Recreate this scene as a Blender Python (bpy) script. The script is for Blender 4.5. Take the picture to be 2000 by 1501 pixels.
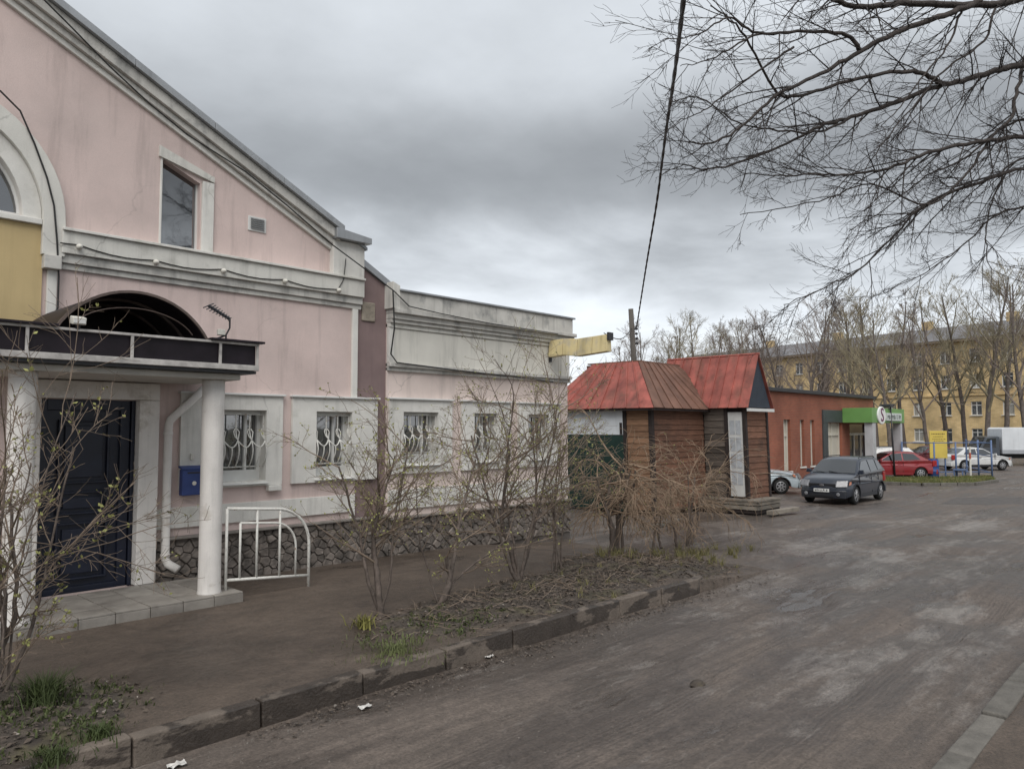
import bpy, bmesh, math, random
from mathutils import Vector, Matrix, noise
from mathutils.geometry import tessellate_polygon

for o in list(bpy.data.objects):
    bpy.data.objects.remove(o, do_unlink=True)
scene = bpy.context.scene
COL = scene.collection
R = math.radians

# ------------------------------------------------------------------ camera
FPX, CXP, CYP, CAMH, HOR = 1480.0, 1000.0, 750.5, 2.25, 835.0
PITCH = math.atan((HOR - CYP) / FPX)
AZ = math.atan(1400 / (FPX / math.cos(PITCH)))
cam_d = bpy.data.cameras.new('camera')
cam_d.sensor_width = 36.0
cam_d.lens = 36.0 * FPX / 2000.0
cam_d.clip_start = 0.1
cam_d.clip_end = 5000
cam = bpy.data.objects.new('camera', cam_d)
COL.objects.link(cam)
cam.location = (0, 0, CAMH)
cam.rotation_euler = (R(90) + PITCH, 0, AZ - R(90))
scene.camera = cam

# ------------------------------------------------------------------ world
SUN_AZ, SUN_EL = R(222), R(50)      # where the light comes from, seen from the scene
w = bpy.data.worlds.new('World')
scene.world = w
w.use_nodes = True
nt = w.node_tree
for n in list(nt.nodes):
    nt.nodes.remove(n)
def N(t, kind, **kw):
    n = t.nodes.new(kind)
    for k, v in kw.items():
        setattr(n, k, v)
    return n
out = N(nt, 'ShaderNodeOutputWorld')
bg = N(nt, 'ShaderNodeBackground')
bg.inputs['Strength'].default_value = 0.10
sky = N(nt, 'ShaderNodeTexSky')
sky.sky_type = 'NISHITA'
sky.sun_disc = False
sky.sun_elevation = SUN_EL
sky.sun_rotation = math.pi / 2 - SUN_AZ
tc = N(nt, 'ShaderNodeTexCoord')
sep = N(nt, 'ShaderNodeSeparateXYZ')
nt.links.new(tc.outputs['Generated'], sep.inputs[0])
def math_n(t, op, a, b=None, clamp=False):
    n = N(t, 'ShaderNodeMath', operation=op)
    n.use_clamp = clamp
    for i, v in enumerate((a, b)):
        if v is None:
            continue
        if isinstance(v, (int, float)):
            n.inputs[i].default_value = v
        else:
            t.links.new(v, n.inputs[i])
    return n.outputs[0]
zc = math_n(nt, 'MAXIMUM', sep.outputs['Z'], 0.0)
den = math_n(nt, 'ADD', zc, 0.16)
cx = math_n(nt, 'DIVIDE', sep.outputs['X'], den)
cy = math_n(nt, 'DIVIDE', sep.outputs['Y'], den)
comb = N(nt, 'ShaderNodeCombineXYZ')
nt.links.new(cx, comb.inputs[0]); nt.links.new(cy, comb.inputs[1])
comb.inputs[2].default_value = 3.7
nz = N(nt, 'ShaderNodeTexNoise')
nz.inputs['Scale'].default_value = 0.85
nz.inputs['Detail'].default_value = 7
nz.inputs['Roughness'].default_value = 0.5
nz.inputs['Distortion'].default_value = 0.35
nt.links.new(comb.outputs[0], nz.inputs['Vector'])
elev = math_n(nt, 'ARCSINE', zc)
dist = math_n(nt, 'MULTIPLY', math_n(nt, 'SUBTRACT', nz.outputs['Fac'], 0.5), 0.34)
damp = math_n(nt, 'MULTIPLY', elev, 5.5, True)
e2 = math_n(nt, 'ADD', elev, math_n(nt, 'MULTIPLY', dist, damp))
ramp = N(nt, 'ShaderNodeValToRGB')
nt.links.new(math_n(nt, 'DIVIDE', e2, math.pi / 2), ramp.inputs[0])
cr = ramp.color_ramp
cr.interpolation = 'B_SPLINE'
stops = [(0.0, .80), (.060, 1.0), (.100, .92), (.132, .58), (.165, .36), (.20, .35), (.25, .50), (.305, .74), (.40, .74), (1.0, .58)]
cr.elements[0].position, cr.elements[0].color = 0.0, (.8, .81, .83, 1)
cr.elements[1].position, cr.elements[1].color = 1.0, (.55, .58, .615, 1)
for p, v in stops[1:-1]:
    e = cr.elements.new(p)
    e.color = (v * .945, v * 1.0, v * 1.06, 1)
nz2 = N(nt, 'ShaderNodeTexNoise')
nz2.inputs['Scale'].default_value = 2.3
nz2.inputs['Detail'].default_value = 8
nz2.inputs['Roughness'].default_value = 0.55
nt.links.new(comb.outputs[0], nz2.inputs['Vector'])
v2 = math_n(nt, 'ADD', math_n(nt, 'MULTIPLY', nz2.outputs['Fac'], 0.5), 0.75)
mul = N(nt, 'ShaderNodeMix', data_type='RGBA', blend_type='MULTIPLY')
mul.inputs[0].default_value = 1.0
nt.links.new(ramp.outputs[0], mul.inputs[6]); nt.links.new(v2, mul.inputs[7])
SKYGAIN = 6.3
gain = N(nt, 'ShaderNodeMix', data_type='RGBA', blend_type='MULTIPLY')
gain.inputs[0].default_value = 1.0
gain.inputs[7].default_value = (SKYGAIN, SKYGAIN, SKYGAIN, 1)
nt.links.new(mul.outputs[2], gain.inputs[6])
mixs = N(nt, 'ShaderNodeMix', data_type='RGBA')
mixs.inputs[0].default_value = 0.97      # overcast deck hides nearly all of the clear sky
nt.links.new(sky.outputs[0], mixs.inputs[6]); nt.links.new(gain.outputs[2], mixs.inputs[7])
nt.links.new(mixs.outputs[2], bg.inputs['Color'])
nt.links.new(bg.outputs[0], out.inputs[0])

sun_d = bpy.data.lights.new('sun', 'SUN')
sun_d.energy = 1.5
sun_d.angle = R(45)
sun_d.color = (1.0, 0.97, 0.93)
sun = bpy.data.objects.new('sun', sun_d)
COL.objects.link(sun)
sdir = Vector((math.cos(SUN_AZ) * math.cos(SUN_EL), math.sin(SUN_AZ) * math.cos(SUN_EL), math.sin(SUN_EL)))
sun.rotation_euler = sdir.to_track_quat('Z', 'Y').to_euler()
sun.location = (0, -10, 30)

scene.view_settings.view_transform = 'Standard'
scene.view_settings.look = 'None'
scene.view_settings.gamma = 1
scene.view_settings.use_curve_mapping = False
scene.view_settings.exposure = 0.72
scene.render.engine = 'CYCLES'

# ------------------------------------------------------------------ pixel -> place helpers
FH = Vector((math.cos(AZ), math.sin(AZ), 0))
RH = Vector((math.sin(AZ), -math.cos(AZ), 0))
def ray(px, py):
    a, b = (px - CXP) / FPX, (CYP - py) / FPX
    return FH * (math.cos(PITCH) - math.sin(PITCH) * b) + RH * a + Vector((0, 0, math.sin(PITCH) + math.cos(PITCH) * b))
CAM = Vector((0, 0, CAMH))
def onY(px, py, Y):
    d = ray(px, py); return CAM + d * (Y / d.y)
def onX(px, py, X):
    d = ray(px, py); return CAM + d * (X / d.x)
def onZ(px, py, Z):
    d = ray(px, py); return CAM + d * ((Z - CAMH) / d.z)
def atD(px, py, t):
    return CAM + ray(px, py) * t

# ------------------------------------------------------------------ materials
MATS = {}
def mat(name, col, rough=.75, var=.12, vs=2.5, col2=None, c2s=1.5, c2=(.5, .62), streak=0, bump=.15, bs=60,
        metal=0, spec=.4, rnd=0, scale=(1, 1, 1), c2scale=(1, 1, 1), rough2=None, emit=0, fine=0, crack=0):
    if name in MATS:
        return MATS[name]
    m = bpy.data.materials.new(name)
    m.use_nodes = True
    t = m.node_tree
    b = t.nodes['Principled BSDF']
    b.inputs['Roughness'].default_value = rough
    b.inputs['Metallic'].default_value = metal
    b.inputs['Specular IOR Level'].default_value = spec
    L = t.links.new
    tcn = N(t, 'ShaderNodeTexCoord')
    def noise_n(s, sc=(1, 1, 1), det=5, ro=.55):
        mp = N(t, 'ShaderNodeMapping'); mp.inputs['Scale'].default_value = sc
        L(tcn.outputs['Object'], mp.inputs[0])
        n = N(t, 'ShaderNodeTexNoise')
        n.inputs['Scale'].default_value = s; n.inputs['Detail'].default_value = det; n.inputs['Roughness'].default_value = ro
        L(mp.outputs[0], n.inputs['Vector'])
        return n.outputs['Fac']
    def mapr(v, a, b_, c, d):
        n = N(t, 'ShaderNodeMapRange'); n.inputs[1].default_value = a; n.inputs[2].default_value = b_
        n.inputs[3].default_value = c; n.inputs[4].default_value = d
        L(v, n.inputs[0]); return n.outputs[0]
    rgb = N(t, 'ShaderNodeRGB'); rgb.outputs[0].default_value = (*col, 1)
    cur = rgb.outputs[0]
    def mulv(cur, v):
        mx = N(t, 'ShaderNodeMix', data_type='RGBA', blend_type='MULTIPLY'); mx.inputs[0].default_value = 1
        L(cur, mx.inputs[6]); L(v, mx.inputs[7]); return mx.outputs[2]
    fac2 = None
    if col2:
        fac2 = mapr(noise_n(c2s, c2scale, 6, .6), c2[0], c2[1], 0, 1)
        mx = N(t, 'ShaderNodeMix', data_type='RGBA'); L(fac2, mx.inputs[0]); L(cur, mx.inputs[6]); mx.inputs[7].default_value = (*col2, 1)
        cur = mx.outputs[2]
    if var:
        cur = mulv(cur, mapr(noise_n(vs, scale), .3, .7, 1 - var, 1 + var))
    if fine:
        cur = mulv(cur, mapr(noise_n(90, scale, 2, .7), .3, .7, 1 - fine, 1 + fine))
    if streak:
        cur = mulv(cur, mapr(noise_n(1.0, (5, 5, .45), 6, .65), .52, .72, 1, 1 - streak))
    if crack:
        nd = N(t, 'ShaderNodeTexNoise'); nd.inputs['Scale'].default_value = 2.2; nd.inputs['Detail'].default_value = 5
        L(tcn.outputs['Object'], nd.inputs['Vector'])
        va = N(t, 'ShaderNodeMix', data_type='RGBA', blend_type='ADD'); va.inputs[0].default_value = .45
        L(tcn.outputs['Object'], va.inputs[6]); L(nd.outputs['Color'], va.inputs[7])
        vo = N(t, 'ShaderNodeTexVoronoi'); vo.feature = 'DISTANCE_TO_EDGE'; vo.inputs['Scale'].default_value = .55
        L(va.outputs[2], vo.inputs['Vector'])
        ck = mapr(vo.outputs['Distance'], .0015, .006, 1, 0)
        ck = math_n(t, 'MULTIPLY', ck, mapr(noise_n(.9), .50, .60, 0, 1))
        cur = mulv(cur, mapr(ck, 0, 1, 1, 1 - crack))
    if rnd:
        oi = N(t, 'ShaderNodeObjectInfo')
        cur = mulv(cur, mapr(oi.outputs['Random'], 0, 1, 1 - rnd, 1 + rnd))
    L(cur, b.inputs['Base Color'])
    if rough2 is not None and fac2 is not None:
        L(mapr(fac2, 0, 1, rough, rough2), b.inputs['Roughness'])
    if bump:
        bn = N(t, 'ShaderNodeBump'); bn.inputs['Strength'].default_value = bump; bn.inputs['Distance'].default_value = .02
        L(noise_n(bs, scale, 4, .6), bn.inputs['Height']); L(bn.outputs[0], b.inputs['Normal'])
    MATS[name] = m
    return m

def glass_mat(name, col, rough=.08, spec=.5):
    m = mat(name, col, rough=rough, var=.35, vs=.8, bump=.02, bs=3, spec=spec)
    return m

def brick_mat(name, c1, c2, mortar, ux, uy, bw=.26, bh=.075, ms=.012):
    m = bpy.data.materials.new(name); m.use_nodes = True
    t = m.node_tree; b = t.nodes['Principled BSDF']; b.inputs['Roughness'].default_value = .9
    g = N(t, 'ShaderNodeTexCoord'); s = N(t, 'ShaderNodeSeparateXYZ'); t.links.new(g.outputs['Object'], s.inputs[0])
    u = math_n(t, 'ADD', math_n(t, 'MULTIPLY', s.outputs[0], ux), math_n(t, 'MULTIPLY', s.outputs[1], uy))
    c = N(t, 'ShaderNodeCombineXYZ'); t.links.new(u, c.inputs[0]); t.links.new(s.outputs[2], c.inputs[1])
    br = N(t, 'ShaderNodeTexBrick')
    br.inputs['Color1'].default_value = (*c1, 1); br.inputs['Color2'].default_value = (*c2, 1); br.inputs['Mortar'].default_value = (*mortar, 1)
    br.inputs['Scale'].default_value = 1; br.inputs['Brick Width'].default_value = bw; br.inputs['Row Height'].default_value = bh
    br.inputs['Mortar Size'].default_value = ms
    t.links.new(c.outputs[0], br.inputs['Vector'])
    n = N(t, 'ShaderNodeTexNoise'); n.inputs['Scale'].default_value = .6; n.inputs['Detail'].default_value = 8
    t.links.new(g.outputs['Object'], n.inputs['Vector'])
    mr = N(t, 'ShaderNodeMapRange'); mr.inputs[1].default_value = .3; mr.inputs[2].default_value = .7; mr.inputs[3].default_value = .72; mr.inputs[4].default_value = 1.25
    t.links.new(n.outputs[0], mr.inputs[0])
    mx = N(t, 'ShaderNodeMix', data_type='RGBA', blend_type='MULTIPLY'); mx.inputs[0].default_value = 1
    t.links.new(br.outputs[0], mx.inputs[6]); t.links.new(mr.outputs[0], mx.inputs[7]); t.links.new(mx.outputs[2], b.inputs['Base Color'])
    bn = N(t, 'ShaderNodeBump'); bn.inputs['Strength'].default_value = .4; bn.inputs['Distance'].default_value = .01
    t.links.new(br.outputs['Fac'], bn.inputs['Height']); bn.invert = True; t.links.new(bn.outputs[0], b.inputs['Normal'])
    MATS[name] = m
    return m

# ------------------------------------------------------------------ mesh helpers
class MB:
    def __init__(s):
        s.v, s.f = [], []
    def quad(s, *p):
        b = len(s.v); s.v += [tuple(q) for q in p]; s.f.append(tuple(range(b, b + len(p))))
        return s
    def box(s, x0, x1, y0, y1, z0, z1):
        b = len(s.v)
        s.v += [(x0, y0, z0), (x1, y0, z0), (x1, y1, z0), (x0, y1, z0), (x0, y0, z1), (x1, y0, z1), (x1, y1, z1), (x0, y1, z1)]
        s.f += [(b, b + 3, b + 2, b + 1), (b + 4, b + 5, b + 6, b + 7), (b, b + 1, b + 5, b + 4), (b + 1, b + 2, b + 6, b + 5), (b + 2, b + 3, b + 7, b + 6), (b + 3, b, b + 4, b + 7)]
        return s
    def hexa(s, p):      # 8 points: bottom ring then top ring
        b = len(s.v); s.v += [tuple(q) for q in p]
        s.f += [(b, b + 3, b + 2, b + 1), (b + 4, b + 5, b + 6, b + 7), (b, b + 1, b + 5, b + 4), (b + 1, b + 2, b + 6, b + 5), (b + 2, b + 3, b + 7, b + 6), (b + 3, b, b + 4, b + 7)]
        return s
    def prism(s, poly, a0, a1, fn=None):   # poly in (x,z), extruded along y from a0 (front) to a1; fn maps (u,a,z) to a point
        fn = fn or (lambda u, a, z: (u, a, z))
        n = len(poly); b = len(s.v)
        s.v += [fn(u, a0, z) for u, z in poly] + [fn(u, a1, z) for u, z in poly]
        tri = tessellate_polygon([[Vector((u, z, 0)) for u, z in poly]])
        for t in tri:
            s.f.append((b + t[0], b + t[1], b + t[2])); s.f.append((b + n + t[2], b + n + t[1], b + n + t[0]))
        for i in range(n):
            j = (i + 1) % n
            s.f.append((b + i, b + j, b + n + j, b + n + i))
        return s
    def holed(s, outer, holes, y0, depth, fn=None):
        fn = fn or (lambda u, a, z: (u, a, z))
        loops = [outer] + holes
        tri = tessellate_polygon([[Vector((u, z, 0)) for u, z in l] for l in loops])
        b = len(s.v)
        flat = [q for l in loops for q in l]
        s.v += [fn(u, y0, z) for u, z in flat]
        s.f += [(b + t[0], b + t[1], b + t[2]) for t in tri]
        for h in loops:
            c = len(s.v); n = len(h)
            s.v += [fn(u, y0, z) for u, z in h] + [fn(u, y0 + depth, z) for u, z in h]
            for i in range(n):
                j = (i + 1) % n
                s.f.append((c + i, c + j, c + n + j, c + n + i))
        return s
    def tube(s, pts, rad, n=6, cap=True):
        pts = [Vector(p) for p in pts]
        if not isinstance(rad, (list, tuple)):
            rad = [rad] * len(pts)
        b = len(s.v); m = len(pts)
        up = Vector((0, 0, 1))
        prev = None
        for i, p in enumerate(pts):
            d = (pts[min(i + 1, m - 1)] - pts[max(i - 1, 0)])
            if d.length < 1e-9:
                d = Vector((0, 0, 1))
            d.normalize()
            if prev is None:
                a = d.cross(up if abs(d.z) < .9 else Vector((1, 0, 0))).normalized()
            else:
                a = prev - d * prev.dot(d)
                a = a.normalized() if a.length > 1e-6 else d.orthogonal().normalized()
            prev = a
            c = d.cross(a)
            for k in range(n):
                t = 2 * math.pi * k / n
                s.v.append(tuple(p + (a * math.cos(t) + c * math.sin(t)) * rad[i]))
        for i in range(m - 1):
            for k in range(n):
                j = (k + 1) % n
                s.f.append((b + i * n + k, b + i * n + j, b + (i + 1) * n + j, b + (i + 1) * n + k))
        if cap and n > 2:
            s.f.append(tuple(b + k for k in reversed(range(n)))); s.f.append(tuple(b + (m - 1) * n + k for k in range(n)))
        return s
    def bar(s, p, q, w, h=None):      # rectangular bar from p to q
        h = h or w
        p, q = Vector(p), Vector(q); d = (q - p).normalized()
        a = d.cross(Vector((0, 0, 1))) if abs(d.z) < .95 else Vector((1, 0, 0))
        a.normalize(); c = a.cross(d)
        a *= w / 2; c *= h / 2
        return s.hexa([p - a - c, p + a - c, p + a + c, p - a + c, q - a - c, q + a - c, q + a + c, q - a + c])
    def lathe(s, prof, n=16, fn=None):     # prof (r, h) list, axis z; fn maps point
        b = len(s.v)
        for r, h in prof:
            for k in range(n):
                t = 2 * math.pi * k / n
                p = Vector((r * math.cos(t), r * math.sin(t), h))
                s.v.append(tuple(fn(p) if fn else p))
        for i in range(len(prof) - 1):
            for k in range(n):
                j = (k + 1) % n
                s.f.append((b + i * n + k, b + i * n + j, b + (i + 1) * n + j, b + (i + 1) * n + k))
        s.f.append(tuple(b + k for k in reversed(range(n)))); s.f.append(tuple(b + (len(prof) - 1) * n + k for k in range(n)))
        return s
    def xform(s, fn):
        s.v = [tuple(fn(Vector(q))) for q in s.v]; return s
    def mesh(s, name, fix=True):
        me = bpy.data.meshes.new(name)
        me.from_pydata(s.v, [], s.f)
        if fix:
            bm = bmesh.new(); bm.from_mesh(me)
            bmesh.ops.recalc_face_normals(bm, faces=bm.faces)
            bm.to_mesh(me); bm.free()
        me.update()
        return me
    def build(s, name, m, parent=None, bevel=0, smooth=False, fix=True, local=False):
        me = s.mesh(name, fix)
        return link(name, me, m, parent, bevel, smooth, local)

def link(name, me, m, parent=None, bevel=0, smooth=False, local=False):
    o = bpy.data.objects.new(name, me)
    COL.objects.link(o)
    if m is not None and not me.materials:
        me.materials.append(m)
    if parent:
        o.parent = parent
        if not local:
            loc = parent.location.copy()
            if parent.parent:
                loc = Vector((0, 0, 0)) if parent.type == 'MESH' else loc
            o.matrix_parent_inverse = Matrix.Translation(-loc)
    if smooth:
        me.polygons.foreach_set('use_smooth', [True] * len(me.polygons))
    if bevel:
        bv = o.modifiers.new('bevel', 'BEVEL'); bv.width = bevel; bv.segments = 2; bv.limit_method = 'ANGLE'; bv.angle_limit = R(35)
        me.polygons.foreach_set('use_smooth', [True] * len(me.polygons))
        wn = o.modifiers.new('wn', 'WEIGHTED_NORMAL'); wn.keep_sharp = True
    return o

def tag(o, label=None, cat=None, group=None, kind=None):
    if label: o['label'] = label
    if cat: o['category'] = cat
    if group: o['group'] = group
    if kind: o['kind'] = kind
    return o
def thing(name, loc, label, cat, group=None, rz=0):
    o = bpy.data.objects.new(name, None); COL.objects.link(o)
    o.location = loc; o.rotation_euler = (0, 0, rz); o.empty_display_size = .2
    return tag(o, label, cat, group)
def copy_tree(o, parent=None):
    c = o.copy(); COL.objects.link(c); c.parent = parent
    for ch in list(o.children):
        copy_tree(ch, c)
    return c
def smoothstep(a, b, x):
    t = max(0, min(1, (x - a) / (b - a))); return t * t * (3 - 2 * t)

# shared materials
M_pink = mat('pink_stucco', (.635, .51, .475), rough=.92, var=.10, vs=1.1, streak=.22, bump=.25, bs=110, col2=(.57, .465, .435), c2s=.7, c2=(.42, .66), fine=.04, crack=.13)
M_white = mat('white_stucco', (.62, .605, .56), rough=.85, var=.10, vs=1.6, streak=.28, bump=.2, bs=90, col2=(.47, .46, .42), c2s=3.0, c2=(.55, .72), fine=.04, crack=.25)
M_whitetrim = mat('white_render', (.655, .64, .60), rough=.8, var=.09, vs=3, streak=.24, bump=.2, bs=90, fine=.04, col2=(.53, .52, .47), c2s=2.2, c2=(.56, .7), crack=.2)
M_column = mat('white_column_paint', (.68, .65, .615), rough=.75, var=.11, vs=2, streak=.24, bump=.2, bs=60, col2=(.46, .42, .37), c2s=3.2, c2=(.58, .72), fine=.04, crack=.2)
M_yellow = mat('ochre_panel', (.50, .385, .20), rough=.8, var=.08, vs=1.5, streak=.12, bump=.1)
M_brown = mat('mauve_brown_render', (.215, .155, .15), rough=.9, var=.12, vs=2, streak=.15)
M_cream = mat('cream_render', (.62, .60, .545), rough=.9, var=.10, vs=1.2, streak=.30, bump=.25, bs=80)
M_cornice = mat('weathered_cornice', (.52, .505, .47), rough=.88, var=.16, vs=2.5, streak=.4, bump=.3, bs=50, col2=(.30, .30, .29), c2s=3.5, c2=(.55, .72))
M_flash = mat('grey_metal_flashing', (.33, .34, .35), rough=.45, var=.14, vs=2, metal=.5, streak=.2, bump=.05)
M_stone = mat('plinth_stone', (.165, .142, .125), rough=.9, var=.3, vs=9, rnd=.28, bump=.8, bs=22, fine=.1, col2=(.10, .088, .078), c2s=5, c2=(.48, .62))
M_mortar = mat('plinth_mortar', (.105, .092, .083), rough=.95, var=.2)
M_glass = glass_mat('dark_window_glass', (.02, .022, .026), .03, 1.0)
M_glass.node_tree.nodes['Principled BSDF'].inputs['IOR'].default_value = 2.1
M_frame = mat('white_window_frame', (.62, .62, .60), rough=.55, var=.08)
M_grille = mat('white_grille_paint', (.62, .61, .57), rough=.6, var=.14, vs=20, bump=.1, col2=(.24, .15, .09), c2s=10, c2=(.62, .68))
M_door = mat('navy_door_paint', (.008, .011, .024), rough=.42, var=.3, vs=3, bump=.06, bs=30, spec=.45)
M_wire = mat('dark_cable', (.02, .02, .02), rough=.6, var=.1, bump=0)
M_darkmetal = mat('dark_metal', (.03, .03, .034), rough=.5, var=.2, bump=.05)
M_lamp = mat('off_white_plastic', (.62, .60, .54), rough=.5, var=.12, vs=30)
M_tile = mat('porch_tile', (.245, .225, .20), rough=.6, var=.22, vs=4, rnd=.12, bump=.25, bs=50, col2=(.15, .135, .12), c2s=2.5, c2=(.5, .7))
M_bark = mat('grey_brown_bark', (.115, .092, .078), rough=.95, var=.35, vs=12, bump=.7, bs=30)
M_twig = mat('brown_twig', (.19, .145, .11), rough=.95, var=.3, vs=6, bump=0)
M_treetwig = mat('dark_tree_twig', (.045, .038, .036), rough=.95, var=.3, vs=3, bump=0)
M_treebark = mat('dark_tree_bark', (.055, .046, .042), rough=.95, var=.35, vs=12, bump=.8, bs=30)
M_bud = mat('spring_leaf_bud', (.25, .25, .085), rough=.7, var=.35, vs=3, rnd=0, bump=0)

# ------------------------------------------------------------------ terrain
def gz(x):
    return -.012 * max(0, min(x, 35) - 8)
KY = 5.80          # face of the kerb towards the road
POTHOLES = []
rp = random.Random(5)
for px, py, r, dp in [(1850, 1172, .75, .05), (1800, 1232, .42, .035), (1400, 1190, .5, .03), (1640, 1100, .5, .03), (1760, 1080, .6, .035), (1540, 1160, .6, .03),
                      (1880, 1075, .5, .04), (1360, 1318, .16, .03), (1560, 1420, .25, .02), (1245, 1298, .2, .015), (1900, 1010, 1.4, .05), (1700, 1040, .9, .035), (1560, 1060, .9, .04), (1480, 1090, .7, .03)]:
    p = onZ(px, py, -.13 + gz(10)); POTHOLES.append((p.x, p.y, r, dp))
for i in range(40):
    POTHOLES.append((rp.uniform(9, 26), rp.uniform(2, 9.5), rp.uniform(.2, .8), rp.uniform(.01, .03)))
def relief(x, y):
    h = noise.noise(Vector((x * .35, y * .8, 1))) * .018 + noise.noise(Vector((x * 1.6, y * 2.6, 5))) * .007 + noise.noise(Vector((x * 5, y * 6, 9))) * .003
    ru = math.sin((y + .25 * math.sin(x * .35)) * 7.5) * .5 + math.sin((y + .18 * math.sin(x * .5 + 1)) * 17) * .25
    h += .006 * ru * (.5 + noise.noise(Vector((x * .3, y * .5, 33))))
    h += .010 * noise.noise(Vector((x * 3.1, y * 3.7, 19))) * max(0, noise.noise(Vector((x * .25, y * .4, 50))) + .2)
    for a, b, r, dp in POTHOLES:
        d2 = ((x - a) * .62) ** 2 + (y - b) ** 2
        if d2 < (1.5 * r) ** 2:
            d = math.sqrt(d2) + .12 * r * noise.noise(Vector((x * 3, y * 3, a)))
            h -= dp * (1 - smoothstep(.75 * r, r, d))
    return h
def stepf(x, y):
    s = 1 - smoothstep(9.8, 13.0, x)
    return .125 * s
def RD(x): return .125 + .06 * (1 - smoothstep(11, 16, x))
def Hroad(x, y):
    return gz(x) - RD(x) + relief(x, y) * smoothstep(1.5, 2.2, y) * (1 if y < 5.2 or x > 11 else 1)
def Hpave(x, y):
    s = 1 - smoothstep(9.8, 13.0, x)
    base = gz(x) - RD(x) * (1 - s)
    r = relief(x, y) * (1 - .75 * s)
    return base + r
def grid_mesh(xs, ys, hf, keep=None):
    idx = {}; v = []; f = []
    for i, x in enumerate(xs):
        for j, y in enumerate(ys):
            idx[i, j] = len(v); v.append((x, y, hf(x, y)))
    for i in range(len(xs) - 1):
        for j in range(len(ys) - 1):
            if keep is None or keep((xs[i] + xs[i + 1]) / 2, (ys[j] + ys[j + 1]) / 2):
                f.append((idx[i, j], idx[i + 1, j], idx[i + 1, j + 1], idx[i, j + 1]))
    me = bpy.data.meshes.new('sheet'); me.from_pydata(v, [], f)
    me.polygons.foreach_set('use_smooth', [True] * len(f)); me.update()
    return me
def frange(a, b, s):
    n = max(1, int(round((b - a) / s))); return [a + (b - a) * i / n for i in range(n + 1)]

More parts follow.
